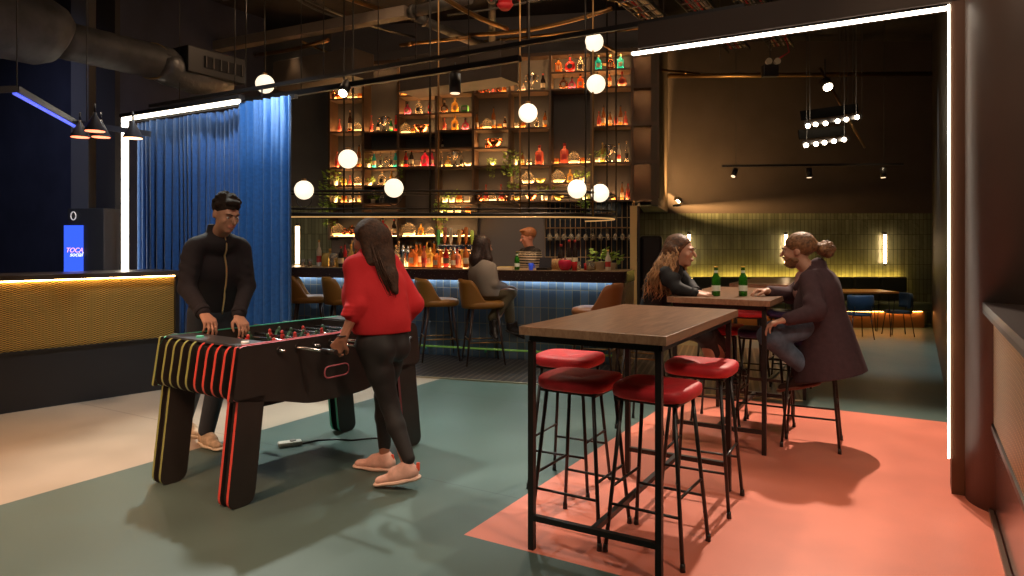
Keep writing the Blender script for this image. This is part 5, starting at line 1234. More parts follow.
# ---------------------------------------------------------------- 3. woman on the bar chair
def woman_bar():
    O = Vector((-.36, 8.12, 0)); f = Vector((.80, .60, 0)).normalized(); r = f.cross(Vector((0, 0, 1))).normalized()
    t = thing('person', 'dark-haired woman in grey sweater sitting sideways on mustard bar chair', 'person', O)
    hip = P(486, 292, 8.15); neck = P(484, 262, 8.17); chest = hip.lerp(neck, .6)-f*.01; hc = P(483.5, 247, 8.20); hf = Vector((.85, .50, -.1))
    hR, hL = hip+r*.08, hip-r*.08; sR, sL = neck+r*.15+Vector((0, 0, -.06)), neck-r*.15+Vector((0, 0, -.06))
    kR, aR = P(511, 293, 8.15), P(493, 325, 8.10); kL, aL = P(508, 298, 8.3), P(510, 327, 8.3)
    eR, wR = P(494, 284, 8.0), P(506, 287, 8.2); eL, wL = P(494, 280, 8.45), P(505, 270, 8.5)
    lo, hi = bounds([hip, hc, sR, sL, kR, aR, kL, aL, eR, wR, eL, wL], .18); B = Field(lo, hi, .009)
    torso(B, hip, chest, neck, r, f, w_hip=.12, w_sh=.15, g=-.006, fem=True)
    for h_, k_, a_ in ((hR, kR, aR), (hL, kL, aL)): limbs(B, [h_, k_, a_], [.078, .048, .034])
    for s_, e_, w_ in ((sR, eR, wR), (sL, eL, wL)): limbs(B, [s_, e_, w_], [.042, .034, .024])
    B.cap(neck+Vector((0, 0, -.03)), hc+Vector((0, 0, -.06)), .046, .044, .02); p, Rm = head_prims(B, hc, hf, fem=True)
    hand(B, wR, f, (0, 0, -1), (-.5, .8, 0), curl=.5, k=.008); hand(B, wL, f, (0, 0, -1), (.5, -.8, 0), curl=.5)
    B.mesh('body', skin, t, O)
    S = Field(lo, hi, .009); torso(S, hip+Vector((0, 0, .02)), chest-f*.03, neck-f*.02, r, f, w_hip=.135, w_sh=.16, g=.045, fem=True)
    for s_, e_, w_ in ((sR, eR, wR), (sL, eL, wL)): limbs(S, [s_, e_, e_.lerp(w_, .85)], [.062, .056, .045])
    S.clip(hip+Vector((0, 0, -.04)), (0, 0, -1)); S.clip(neck+Vector((0, 0, .03)), (0, 0, 1)); S.mesh('sweater', mat('sweater_grey', (.28, .23, .19), .9), t, O)
    T = Field(lo, hi, .009); T.cap(hip-r*.05, hip+r*.05, .115, None, .04)
    for h_, k_, a_ in ((hR, kR, aR), (hL, kL, aL)): limbs(T, [h_, k_, a_+Vector((0, 0, .09))], [.095, .070, .062])
    T.clip(hip+Vector((0, 0, .03)), (0, 0, 1)); T.mesh('trousers', mat('trousers_olive', (.11, .085, .045), .8), t, O)
    bo = mat('boot_black', (.02, .014, .012), .3)
    for i, (a_, d_) in enumerate(((aR, Vector((.25, -.9, -.55))), (aL, Vector((.75, .2, -.35))))):
        d_.normalize(); u_ = Vector((0, 0, 1)); q = a_-Vector((0, 0, .075))-d_*.05; b_ = shoe('boot', q, q+d_*.23, bo, bo, t, O, h=.15, lace=False)
        MB().tube(a_+Vector((0, 0, -.06))-O, a_+Vector((0, 0, .10))-O, .045, .052, seg=16).build('boot_shaft', bo, b_)
    Hh = Field(A_(hc)-np.array([.25, .25, .45]), A_(hc)+.17, .008); Hh.ell(p(0, -.022, .042), (.090, .110, .096), Rm, .01)
    base = hc-f*.05; limbs(Hh, [base+Vector((0, 0, .02)), base-f*.05+Vector((0, 0, -.15)), base-f*.06+r*.02+Vector((0, 0, -.25))], [.080, .085, .035], .04)
    limbs(Hh, [hc+r*.06, hc+r*.10+Vector((0, 0, -.14)), hc+r*.11+f*.03+Vector((0, 0, -.30))], [.045, .048, .018], .03)
    Hh.ell(p(0, .095, -.02), (.062, .075, .09), Rm, .006, cut=True); Hh.mesh('hair', mat('hair_near_black', (.030, .013, .009), .55, noise=.5, nscale=40, bump=.8, bscale=40), t, O)
woman_bar()

# ---------------------------------------------------------------- 4. bartender
def bartender():
    Y = 9.35; O = P(528, 240, Y); O.z = 0; f = Vector((-.85, -.52, 0)).normalized(); r = f.cross(Vector((0, 0, 1))).normalized()
    t = thing('person', 'red-haired bartender in cream striped top looking left behind the bar counter', 'person', O)
    hip = P(531, 296, Y); hip.z = .86; neck = P(530, 247.5, Y); chest = hip.lerp(neck, .62); hc = P(528, 237.5, Y); hf = Vector((-.95, -.30, -.22))
    hR, hL = hip+r*.09, hip-r*.09; sR, sL = neck+r*.17+Vector((0, 0, -.07)), neck-r*.17+Vector((0, 0, -.07))
    eR, eL = sR+Vector((-.02, -.02, -.27)), sL+Vector((.0, -.05, -.27)); wR, wL = eR+f*.2+Vector((0, 0, -.06)), eL+f*.2+Vector((0, 0, -.06))
    aR, aL = hR.copy(), hL.copy(); aR.z = aL.z = .09; kR, kL = hR.lerp(aR, .5), hL.lerp(aL, .5)
    lo, hi = bounds([hip, hc, sR, sL, wR, wL, aR, aL], .2); B = Field(lo, hi, .009); torso(B, hip, chest, neck, r, f, g=-.006)
    for h_, k_, a_ in ((hR, kR, aR), (hL, kL, aL)): limbs(B, [h_, k_, a_], [.078, .05, .036])
    for s_, e_, w_ in ((sR, eR, wR), (sL, eL, wL)): limbs(B, [s_, e_, w_], [.046, .038, .026])
    B.cap(neck+Vector((0, 0, -.05)), hc+Vector((0, 0, -.05)), .058, .055, .02); p, Rm = head_prims(B, hc, hf)
    hand(B, wR, f, (0, 0, -1), r*-1, curl=.6); hand(B, wL, f, (0, 0, -1), r, curl=.6)
    B.mesh('body', mat('skin_flushed', (.60, .24, .15), .5), t, O); face_parts(p, Rm, t, O)
    S = Field(lo, hi, .009); torso(S, hip, chest, neck, r, f, g=.022)
    for s_, e_, w_ in ((sR, eR, wR), (sL, eL, wL)): limbs(S, [s_, e_, e_.lerp(w_, .8)], [.064, .056, .045])
    S.clip(hip+Vector((0, 0, -.06)), (0, 0, -1)); S.clip(neck+Vector((0, 0, .02)), (0, 0, 1)); zt = neck.z-.055
    S.mesh('striped_top', [mat('top_black', (.02, .014, .013), .8), mat('stripe_cream', (.66, .52, .36), .8)], t, O, color=lambda c: ((c[:, 2] < zt) & (np.mod(c[:, 2], .034) < .018)))
    T = Field(lo, hi, .009); T.cap(hip-r*.05, hip+r*.05, .12, None, .04)
    for h_, k_, a_ in ((hR, kR, aR), (hL, kL, aL)): limbs(T, [h_, k_, a_], [.095, .068, .056])
    T.clip(hip+Vector((0, 0, .03)), (0, 0, 1)); T.mesh('trousers', mat('top_black', (0, 0, 0)), t, O)
    for a_ in (aR, aL): z0 = Vector((a_.x, a_.y, 0)); shoe('shoe', z0-f*.07, z0+f*.2, mat('boot_black', (0, 0, 0)), mat('boot_black', (0, 0, 0)), t, O, lace=False)
    Hh = Field(A_(hc)-.17, A_(hc)+.17, .006); Hh.ell(p(0, -.025, .050), (.086, .106, .088), Rm, .01); Hh.ell(p(0, .05, .105), (.06, .05, .025), Rm, .02)
    Hh.ell(p(0, .085, -.015), (.068, .075, .070), Rm, .006, cut=True); Hh.ell(p(0, .03, -.075), (.10, .10, .055), Rm, .006, cut=True)
    Hh.mesh('hair', mat('hair_ginger', (.30, .10, .03), .6, noise=.3, nscale=60), t, O)
bartender()

# ---------------------------------------------------------------- 5. seated woman in black
def woman_table():
    O = Vector((1.05, 5.36, 0)); f = AX.copy(); r = f.cross(Vector((0, 0, 1))).normalized()
    t = thing('person', 'long-haired woman in black shirt seated at the tall table facing right', 'person', O)
    hip = Vector((1.09, 5.34, .86)); neck = P(672, 262.5, 5.2); chest = hip.lerp(neck, .58)-f*.03; hc = P(681, 251, 5.18); hf = f+Vector((0, 0, -.12))
    hR, hL = hip+r*.09, hip-r*.09; sR, sL = neck+r*.145+Vector((0, 0, -.075)), neck-r*.145+Vector((0, 0, -.075))
    eR, wR = Vector((1.20, 5.00, 1.085)), P(696, 294.2, 4.97); eL, wL = Vector((1.36, 5.27, 1.085)), P(697, 292.4, 5.12)
    kR, aR = Vector((1.40, 5.03, .76)), P(712, 366, 5.2); kL, aL = Vector((1.47, 5.22, .76)), P(722, 358, 5.5)
    lo, hi = bounds([hip, hc+Vector((0, 0, .08)), sR, sL, eR, wR, wL, kR, kL, aR, aL], .2); B = Field(lo, hi, .006)
    torso(B, hip, chest, neck, r, f, w_hip=.12, w_sh=.15, g=-.006, fem=True)
    for h_, k_, a_ in ((hR, kR, aR), (hL, kL, aL)): limbs(B, [h_, k_, a_], [.078, .050, .034])
    for s_, e_, w_ in ((sR, eR, wR), (sL, eL, wL)): limbs(B, [s_, e_, w_], [.044, .036, .024])
    B.cap(neck+Vector((0, 0, -.03)), hc+Vector((0, 0, -.06)), .046, .045, .02); p, Rm = head_prims(B, hc, hf, fem=True)
    hand(B, wR, (.9, -.1, -.05), (0, .25, -1), (.3, .9, .2), curl=.55); hand(B, wL, (.75, -.65, -.05), (-.1, 0, -1), (-.5, -.6, .4), curl=.6)
    B.mesh('body', skin, t, O); face_parts(p, Rm, t, O, True)
    S = Field(lo, hi, .006); torso(S, hip, chest, neck, r, f, w_hip=.125, w_sh=.145, g=.008, fem=True)
    for s_, e_, w_ in ((sR, eR, wR), (sL, eL, wL)): limbs(S, [s_, e_+Vector((0, 0, .008)), e_.lerp(w_, .92)], [.054, .046, .036])
    c_ = sR.lerp(eR, .5); S.cap(c_-f*.04, c_+f*.03+Vector((0, 0, .03)), .040, .034, .03)
    S.cap(neck+f*.06+Vector((0, 0, -.02)), neck+f*.05+r*.04+Vector((0, 0, .035)), .018, .014, .015); S.cap(neck+f*.06+Vector((0, 0, -.02)), neck+f*.05-r*.04+Vector((0, 0, .035)), .018, .014, .015)
    S.clip(hip+Vector((0, 0, -.08)), (0, 0, -1)); S.clip(neck+Vector((0, 0, .045)), (0, 0, 1))
    bs = mat('shirt_black', (.011, .010, .012), .75, bump=.3, bscale=18); so_ = S.mesh('shirt', bs, t, O)
    for e_, w_ in ((eR, wR), (eL, wL)): c_ = e_.lerp(w_, .88)-O; d_ = (w_-e_).normalized(); MB().tube(c_-d_*.022, c_+d_*.022, .043, .041, seg=18).build('cuff', bs, so_)
    T = Field(lo, hi, .006); T.cap(hip-r*.05, hip+r*.05, .115, None, .04)
    for h_, k_, a_ in ((hR, kR, aR), (hL, kL, aL)): limbs(T, [h_, k_, a_+Vector((0, 0, .10))], [.098, .072, .058])
    T.clip(hip+Vector((0, 0, .02)), (0, 0, 1)); T.mesh('trousers', mat('trousers_black', (.016, .014, .016), .7), t, O)
    bo = mat('boot_black', (.02, .014, .012), .3)
    for a_ in (aR, aL): d_ = (f+Vector((0, 0, -.25))).normalized(); q = a_-Vector((0, 0, .08))-d_*.05; shoe('shoe', q, q+d_*.23, bo, bo, t, O, lace=False)
    # wavy hair
    hm = mat('hair_chestnut', (.095, .038, .015), .5, noise=.7, nscale=35, bump=.6, bscale=60)
    Hh = Field(A_(hc)-np.array([.30, .30, .52]), A_(hc)+.17, .006); Hh.ell(p(0, -.030, .040), (.083, .102, .088), Rm, .01)
    for sx in (-1, 1):
        pts = [p(sx*.060, -.035, .0), p(sx*.075, -.065, -.10), p(sx*.085, -.08, -.20), p(sx*.09, -.11, -.31)]; limbs(Hh, pts, [.040, .044, .046, .015], .03)
        limbs(Hh, [p(sx*.045, -.07, .0), p(sx*.06, -.12, -.14), p(sx*.06, -.15, -.26), p(sx*.05, -.19, -.37)], [.055, .056, .046, .015], .03)
    limbs(Hh, [p(.075, -.02, .0), p(.095, .0, -.12), p(.10, .0, -.20), p(.105, .03, -.30)], [.022, .026, .024, .012], .02)
    Hh.ell(p(0, .095, -.018), (.09, .088, .092), Rm, .006, cut=True)
    ho = Hh.mesh('hair', hm, t, O); rnd = random.Random(9); st_ = []
    for i in range(150):
        a = rnd.uniform(-1, 1); bk_ = rnd.random(); x0 = .085*(1 if a > 0 else -1)*(.6+.4*rnd.random()); q0 = p(x0*.95, -.005-.09*bk_, .03-.02*bk_); ph = rnd.uniform(0, 6.3); Lr = rnd.uniform(.28, .40)
        pts = []
        for j in range(9):
            s_ = j/8; pts.append(q0+r*((.105+.03*bk_)*(1 if x0 > 0 else -1)*min(1, s_*1.6))-f*(.13*bk_*s_+.02*s_)+f*.018*math.sin(ph+s_*15)+r*.012*math.cos(ph+s_*15)+Vector((0, 0, -Lr*s_))-O)
        st_.append(pts)
    strands(b := MB(), st_, .0065); b.build('wavy_strands', mat('hair_highlight', (.36, .18, .075), .45, noise=.5, nscale=20), ho)
    MB().tube(wL-O, wL-(wL-eL).normalized()*.02-O, .030, seg=16).build('blue_watch', mat('watch_blue', (.03, .08, .35), .4), t)
woman_table()

# ---------------------------------------------------------------- 6. seated man with a bun and a long coat
def man_coat():
    O = Vector((2.13, 4.90, 0)); f = (-AX).normalized(); r = f.cross(Vector((0, 0, 1))).normalized()
    t = thing('person', 'bearded man with hair bun in long plum coat seated on the right stool', 'person', O)
    hip = Vector((2.14, 4.88, .86)); neck = P(813, 271, 4.90); chest = hip.lerp(neck, .60)-f*.05; hc = P(797.5, 251, 4.93); hf = f+Vector((0, 0, -.10))
    hR, hL = hip+r*.09, hip-r*.09; neck.z += .01; sR, sL = neck+r*.17+Vector((0, 0, -.065)), neck-r*.17+Vector((0, 0, -.065))
    eR, wR = P(790, 295.5, 5.13), P(768, 291.3, 4.98); eL, wL = P(816, 312, 4.62), P(785, 320, 4.60)
    kL, aL = P(769, 336, 4.72), P(810, 372, 4.80); kR, aR = P(772, 332, 5.0), P(822, 368, 5.0)
    lo, hi = bounds([hip, hc+Vector((0, 0, .08)), sR, sL, eR, wR, eL, wL, kL, kR, aL, aR], .2); B = Field(lo, hi, .006)
    torso(B, hip, chest, neck, r, f, g=-.006)
    for h_, k_, a_ in ((hR, kR, aR), (hL, kL, aL)): limbs(B, [h_, k_, a_], [.082, .054, .036])
    for s_, e_, w_ in ((sR, eR, wR), (sL, eL, wL)): limbs(B, [s_, e_, w_], [.048, .040, .027])
    B.cap(neck+Vector((0, 0, -.03)), hc-f*.01+Vector((0, 0, -.06)), .056, .052, .02); p, Rm = head_prims(B, hc, hf)
    hand(B, wR, (-.95, .05, .05), (0, -.2, -1), (.1, -1, .3), curl=1.25); hand(B, wL, (-.85, .15, -.25), (0, 0, -1), (-.1, .9, 0), curl=.7)
    B.mesh('body', skin, t, O); face_parts(p, Rm, t, O, brow=(.06, .03, .015))
    # coat: sleeves, body and a hollow skirt
    Cc = Field(lo-np.array([.3, .3, .35]), hi+np.array([.4, .35, 0]), .007); torso(Cc, hip+Vector((0, 0, .05)), chest, neck, r, f, g=.018, w_sh=.165)
    hemc = P(829, 378, 4.86); up_c = hip-f*.03+Vector((0, 0, .12))
    Cc.cap(up_c, hemc, .160, .262, .05, (tuple(r), 1.12))
    Ci = [up_c+Vector((0, 0, -.10)), hemc+Vector((0, 0, -.1))]
    Cc.cap(Ci[0], Ci[1], .125, .250, .01, (tuple(r), 1.10), cut=True)
    Cc.cap(hip+f*.16+Vector((0, 0, -.02)), hip+f*.60+Vector((0, 0, -.20)), .115, .17, .01, (tuple(r), 1.25), cut=True)
    Cc.cap(hip+f*.34+Vector((0, 0, -.25)), hemc+f*.36+Vector((0, 0, -.15)), .20, .18, .01, (tuple(r), 1.5), cut=True)
    for s_, e_, w_ in ((sR, eR, wR), (sL, eL, wL)): limbs(Cc, [s_, e_, e_.lerp(w_, .90)], [.070, .062, .044])
    c_ = sL.lerp(eL, .85); Cc.cap(c_-f*.03-r*.02, c_+f*.04-r*.03+Vector((0, 0, .04)), .045, .035, .03)
    Cc.cap(neck-f*.045+Vector((0, 0, -.02)), neck-f*.035+Vector((0, 0, .03)), .060, .056, .02); Cc.cap(neck+Vector((0, 0, .01))-r*.05, neck+f*.10-r*.05+Vector((0, 0, -.13)), .022, .028, .015)
    Cc.clip(hemc+Vector((0, 0, .02)), Vector((f.x*.22*-1, f.y*.22*-1, -1)))
    Cc.ell(hc+Vector((0, 0, -.02)), (.085, .085, .10), None, .01, cut=True)
    cm = mat('coat_plum', (.060, .030, .036), .9, noise=.12, nscale=30); co_ = Cc.mesh('coat', cm, t, O)
    S = Field(lo, hi, .007); S.cap(neck+f*.01+Vector((0, 0, -.04)), neck+f*.015+Vector((0, 0, .035)), .064, .060, .02); S.cap(neck+f*.06+Vector((0, 0, -.06)), chest+f*.10, .06, .09, .03)
    S.clip(neck+Vector((0, 0, .03))-f*.05, Vector((-f.x*.1, -f.y*.1, 1))); S.mesh('shirt', mat('shirt_pinkish', (.40, .22, .20), .8), t, O)
    T = Field(lo, hi, .006); T.cap(hip-r*.05, hip+r*.05, .12, None, .04)
    for h_, k_, a_ in ((hR, kR, aR), (hL, kL, aL)): limbs(T, [h_, k_, a_+Vector((0, 0, .0))], [.100, .076, .054])
    for q_ in (.3, .6, .85): c_ = hL.lerp(kL, q_); T.cap(c_+Vector((0, 0, .05)), c_-r*.05+Vector((0, 0, .04)), .05, .042, .012, (tuple(f), .5))
    T.clip(hip+Vector((0, 0, .03)), (0, 0, 1)); T.mesh('jeans', mat('jeans_blue', (.10, .14, .20), .8, noise=.35, nscale=12, bump=.3, bscale=50), t, O)
    bo = mat('loafer_dark', (.035, .018, .014), .28); bsol = mat('loafer_sole', (.16, .05, .03), .5)
    for a_ in (aL, aR): d_ = (f*.95+r*-.05+Vector((0, 0, -.28))).normalized(); q = a_-Vector((0, 0, .10))-d_*.06; shoe('shoe', q, q+d_*.27, bo, bsol, t, O, lace=True)
    hm = mat('hair_bronze', (.20, .095, .04), .5, noise=.6, nscale=50, bump=.7, bscale=70)
    Hh = Field(A_(hc)-.28, A_(hc)+.22, .006); Hh.ell(p(0, -.026, .044), (.086, .108, .092), Rm, .01)
    Hh.ell(p(0, .095, -.012), (.066, .075, .078), Rm, .006, cut=True); Hh.ell(p(0, .03, -.085), (.10, .10, .055), Rm, .006, cut=True)
    for sx in (-1, 1): Hh.ell(p(sx*.085, .005, -.02), (.03, .030, .030), Rm, .004, cut=True)
    Hh.cap(p(0, -.11, .03), p(0, -.15, .01), .03, .03, .02)
    rnd = random.Random(4)
    bc = p(0, -.185, -.005); Hh.ell(bc, (.055, .052, .055), None, .02)
    for k_ in range(22): d_ = Vector((rnd.gauss(0, 1), rnd.gauss(0, 1), rnd.gauss(0, 1))).normalized(); Hh.ell(bc+d_*.046, (.020, .020, .020), None, .012)
    ho = Hh.mesh('hair', hm, t, O); st_ = []
    for k_ in range(60):
        d_ = Vector((rnd.gauss(0, 1), rnd.gauss(0, 1), rnd.gauss(0, 1))).normalized(); e_ = d_.cross(Vector((0, 0, 1))).normalized(); c0 = bc+d_*.045
        st_.append([c0+(d_*math.cos(a)+e_*math.sin(a))*.020-O for a in [4.2*j/7+k_ for j in range(8)]])
    strands(b := MB(), st_, .003); b.build('bun_curls', hm, ho)
    Bd = Field(A_(hc)-.17, A_(hc)+.17, .005); Bd.ell(p(0, .045, -.085), (.052, .052, .036), Rm, .01); Bd.ell(p(0, .02, -.06), (.066, .062, .045), Rm, .01); Bd.ell(p(0, .096, -.040), (.030, .014, .007), Rm, .01)
    Bd.ell(p(0, .10, -.058), (.020, .014, .008), Rm, .004, cut=True); Bd.clip(p(0, .0, -.035), Vector(Rm[:, 2])*1+Vector(Rm[:, 1])*-.5); Bd.mesh('beard', hm, t, O)
    MB().path([wL+Vector((.0, .032*math.cos(a), .030*math.sin(a)+.004))+Vector((.035, 0, -.005))-O for a in [2*PI*k/14 for k in range(14)]], .006, seg=5, closed=True).build('bracelet', mat('bracelet_tan', (.4, .2, .08), .6), t)
man_coat()
# ================================================================ ceiling services
gal = mat('galvanised', (.10, .09, .08), .5, .5, noise=.2, nscale=6); duct = mat('duct_wrap', (.085, .078, .074), .6, .2, noise=.35, nscale=5, bump=.5, bscale=12)
metw = mat('beam_steel', (.05, .035, .025), .6, noise=.15, nscale=5)
def dp(t_, z=3.38): p = Vector((-4.13, 7.0, z))+BX*t_; return p
t = thing('air_duct', 'large round foil-wrapped air duct crossing the top left ceiling', 'duct')
MB().path([dp(-4.2, 3.42)+Vector((0, 0, .02)), dp(-3.0, 3.42), dp(-1.6, 3.42), dp(-.62, 3.42), dp(-.46, 3.41), dp(-.40, 3.39)], [.34, .33, .335, .33, .27, .20], seg=28).build('wide_section', duct, t)
MB().path([dp(-.45+1.15*k/12) for k in range(13)], [.182+.004*(k % 2) for k in range(13)], seg=24).build('narrow_section', duct, t)
MB().path([dp(.50)+Vector((.19*math.cos(a), 0, .19*math.sin(a))).xyz for a in [2*PI*k/20 for k in range(20)]], .012, seg=6, closed=True).build('rope_tie', mat('rope_tan', (.3, .2, .08), .8), t)
pts = [dp(.62), dp(.9, 3.34), dp(1.2, 3.36), dp(1.5, 3.40)]
MB().path([dp(.55), dp(.68, 3.35), dp(.82, 3.31), dp(1.0, 3.30), dp(1.25, 3.30), dp(1.45, 3.33)], [.185, .20, .17, .19, .15, .12], seg=18).build('crumpled_sleeve', mat('duct_foil', (.14, .13, .125), .4, .5, bump=1., bscale=14), t)
M = Matrix.Translation(dp(1.15, 3.45)+AX*.05) @ Matrix.Rotation(math.atan2(BX.y, BX.x), 4, 'Z')
MB().box((0, 0, 0), (.75, .34, .29), M=M, bev=.01).build('outlet_box', mat('outlet_metal', (.05, .045, .042), .5, .4), t)
gb_ = MB(); gb_.box((.08, -.172, 0), (.52, .01, .13), M=M); gb_.build('grille', MATS['core_black'], t)
lv = MB()
for k in range(6): lv.box((-.16+.095*k, -.18, 0), (.015, .02, .13), M=M)
lv.build('louvre', gal, t)
def beam(u0, v0, u1, v1, z, h, lab, m=metw, name='ceiling_beam', cat='beam', w=.16):
    p = P(u0, v0, FP*(z-HC)/(V0-v0)); q = P(u1, v1, FP*(z-HC)/(V0-v1)); return tag(MB().bar(p, q, w, h).build(name, m), lab, cat)
beam(205, 49, 408, 12, 4.3, .13, 'long pale steel ceiling beam running from the duct outlet to the pipes', mat('beam_pale', (.16, .12, .09), .6))
def pipe(u0, v0, u1, v1, z, r, lab, m=gal, kind='ceiling_pipe', z2=None):
    z2 = z2 or z; p = P(u0, v0, FP*(z-HC)/(V0-v0)); q = P(u1, v1, FP*(z2-HC)/(V0-v1)); o = MB().tube(p, q, r, seg=14)
    for k in (.15, .85): c = p.lerp(q, k); d = (q-p).normalized(); o.tube(c-d*.03, c+d*.03, r*1.25, seg=14)
    return tag(o.build(kind, m), lab, 'pipe')
pipe(408, 14, 492, 50, 4.3, .06, 'thick grey ceiling pipe sloping down right from the beam junction')
pipe(405, 14, 470, -2, 4.3, .07, 'thick grey ceiling pipe leaving the junction toward the top edge')
pipe(492, -12, 492, 50, 4.6, .05, 'short grey drop pipe beside the red sprinkler valve', z2=4.3)
pipe(478, 42, 640, 25, 4.45, .02, 'thin brass-lit conduit crossing above the middle globes', brass)
pipe(400, 45, 470, 37, 4.2, .025, 'short lit conduit left of the ventilation box', brass)
pipe(560, 40, 770, 8, 4.5, .018, 'thin conduit above the portal beam start', brass)
pipe(600, 64, 700, 74, 4.1, .02, 'thin conduit near the right shelving top', brass)
# horizontal pipe in the far room
p = P(668, 76, 11.6); q = P(945, 63, 11.6); q.z = p.z+.04; p.z -= .0
tag(MB().tube(p, q, .04, seg=12).build('ceiling_pipe', brass), 'long brass-lit pipe high across the far room wall', 'pipe')
for k, (u, v, lab) in enumerate(((352, 47, 'square ventilation box above the left shelving, its side lit orange'), (501, 40, 'square ventilation box above the ring vent, its side lit orange'))):
    Y = 9.0 if k == 0 else 8.5; p = P(u, v, Y); q = P(u, 75 if k == 0 else 77, Y); h = p.z-q.z; Lx = 1.5 if k == 0 else 1.6; Wy = .42
    t = thing('ventilation_box', lab, 'duct', (q.x, q.y, q.z), GA)
    MB().box((-Lx/2, Wy/2, h/2), (Lx, Wy, h), bev=.006).build('case', metw, t)
    MB().box((-Lx/2, Wy/2, .0), (Lx+.04, Wy+.04, .02)).build('flange', metw, t)
p = P(492, 80, 8.9); t = thing('ring_vent', 'round ring-shaped ceiling vent above the middle shelves', 'vent', p)
for r in (.18, .11, .05): MB().path([Vector((r*math.cos(a), r*math.sin(a), .0)) for a in [2*PI*k/24 for k in range(24)]], .014, seg=6, closed=True).build('ring', brass, t)
MB().tube((0, 0, .02), (0, 0, .3), .15, seg=20).build('neck', gal, t)
# red sprinkler valve
p = P(505, 3, 8.0); t = thing('sprinkler_valve', 'bright red sprinkler valve at the top edge of the ceiling', 'valve', p)
rv = mat('valve_red', (.6, .02, .03), .35)
MB().tube((0, 0, -.02), (0, 0, .2), .085, .07, seg=16).tube((0, 0, -.08), (0, 0, -.02), .05, .10, seg=16).build('body', rv, t); MB().tube((-.16, 0, .07), (.16, 0, .07), .03, seg=12).tube((-.17, 0, .07), (-.15, 0, .07), .05, seg=12).tube((.15, 0, .07), (.17, 0, .07), .05, seg=12).build('flange', rv, t)
# curved conduits above the globes
for i, (r0, z) in enumerate(((1.3, 4.35), (1.05, 4.5))):
    c = Vector((.35, 9.0, z)); tag(MB().path([c+Vector((r0*math.cos(a), -r0*math.sin(a)*.7, 0)) for a in [PI*.02+PI*.62*k/16 for k in range(17)]], .02, seg=8).build('curved_conduit', brass),
        ('outer' if i == 0 else 'inner')+' curved conduit arching over the topmost globe lamp', 'pipe')
# cable trays with bundles running along B at the upper right
rnd = random.Random(11); cabc = [mat('cable_cream', (.55, .4, .28), .5), mat('cable_red', (.6, .03, .04), .5), mat('cable_grey', (.3, .26, .24), .5), mat('cable_black', (.02, .02, .02), .5)]
for i, (u, v, lab) in enumerate(((640, 6, 'left cable tray with bundled cables on the upper right ceiling'), (700, 8, 'middle cable tray with bundled cables on the upper right ceiling'), (752, 4, 'right cable tray with bundled cables on the upper right ceiling'))):
    z = 4.35; o = P(u, v, FP*(z-HC)/(V0-v)); o.z = 0; t = thing('cable_tray', lab, 'cable tray', o)
    for s in (-.16, .16): MB().bar(Vector((0, 0, z))+AX*s-BX*1.0, Vector((0, 0, z))+AX*s+BX*2.2, .012, .05).build('side_rail', gal, t)
    rg = MB()
    for k in range(14): rg.bar(Vector((0, 0, z-.02))-AX*.16+BX*(-1+.235*k), Vector((0, 0, z-.02))+AX*.16+BX*(-1+.235*k), .014)
    rg.build('rungs', gal, t)
    for k in range(9):
        a = -.13+.032*k; pts = [Vector((0, 0, z+.02+.02*rnd.random()))+AX*(a+.015*rnd.uniform(-1, 1))+BX*(-1+.4*j) for j in range(9)]
        MB().path(pts, .011, seg=6).build('cable', rnd.choice(cabc[:3] if k % 2 else cabc), t)
p = P(770, 71, 9.0); t = thing('emergency_light', 'small black twin-head emergency light hanging by the far room pipe', 'emergency light', p)
MB().box((0, 0, 0), (.20, .10, .16), bev=.01).build('case', black, t)
for s in (-.055, .055): MB().tube((s, -.05, .10), (s, -.12, .10), .03, .042, seg=12).build('lamp_head', mat('lamp_ivory', (.6, .5, .35), .4), t)
MB().tube((0, 0, .08), (0, 0, 1.0), .008, seg=6).build('hanger', black, t)
tag(MB().path([P(784, 30, 9.0), P(789, 52, 9.0), P(777, 60, 9.0)], .012, seg=6).build('red_cable', cabc[1]), 'red kinked cable hanging above the emergency light', 'cable')
# black track rails on the portal line
def pl_(u, off=0.): k = (u-U0)/FP; o = pj+BX*off; s = (o.x-k*o.y)/(AX.x-k*AX.y); return o-AX*s
t = thing('track_rail', 'upper long black ceiling track rising to the right across the bar', 'track'); a = pl_(150, .05); b = pl_(745, .05)
MB().bar(a+Vector((0, 0, 2.98)), b+Vector((0, 0, 2.98)), .035, .035).build('rail', black, t)
for k in range(6): q = a.lerp(b, (k+.5)/6); MB().tube(q+Vector((0, 0, 3.)), q+Vector((0, 0, 4.95)), .005, seg=6).build('hanger', black, t)
t = thing('track_rail', 'lower long black ceiling track holding the can spotlights', 'track'); a = pl_(205, .25); b = pl_(520, .25)
MB().bar(a+Vector((0, 0, 2.93)), b+Vector((0, 0, 2.93)), .05, .05).build('rail', black, t)
for k in range(4): q = a.lerp(b, (k+.5)/4); MB().tube(q+Vector((0, 0, 2.95)), q+Vector((0, 0, 4.95)), .005, seg=6).build('hanger', black, t)
def can(u, v, Y, lab, on, aim=(0, -.5, -1), L=.16, r=.048, hang=None):
    p = P(u, v, Y); t = thing('spotlight', lab, 'spotlight', p); d = Vector(aim).normalized()
    MB().tube((0, 0, 0), d*L, r, seg=18).build('housing', black, t)
    MB().tube(d*(L-.004), d*(L+.004), r*.82, seg=18).build('lens', glow('spot_lens', (1., .80, .55), 22) if on else glow('spot_dim', (1., .7, .45), 1.5), t)
    if hang: MB().tube((0, 0, 0), (0, 0, hang), .008, seg=6).build('stem', black, t)
    return t
can(347, 84, 6.6, 'lit can spotlight pointing at the camera, above the left shelving', True, (-.1, -.9, -.9), hang=.05)
can(455, 74, 6.1, 'unlit can spotlight hanging straight down above the middle shelves', False, (0, 0, -1), L=.17, r=.052, hang=.1)
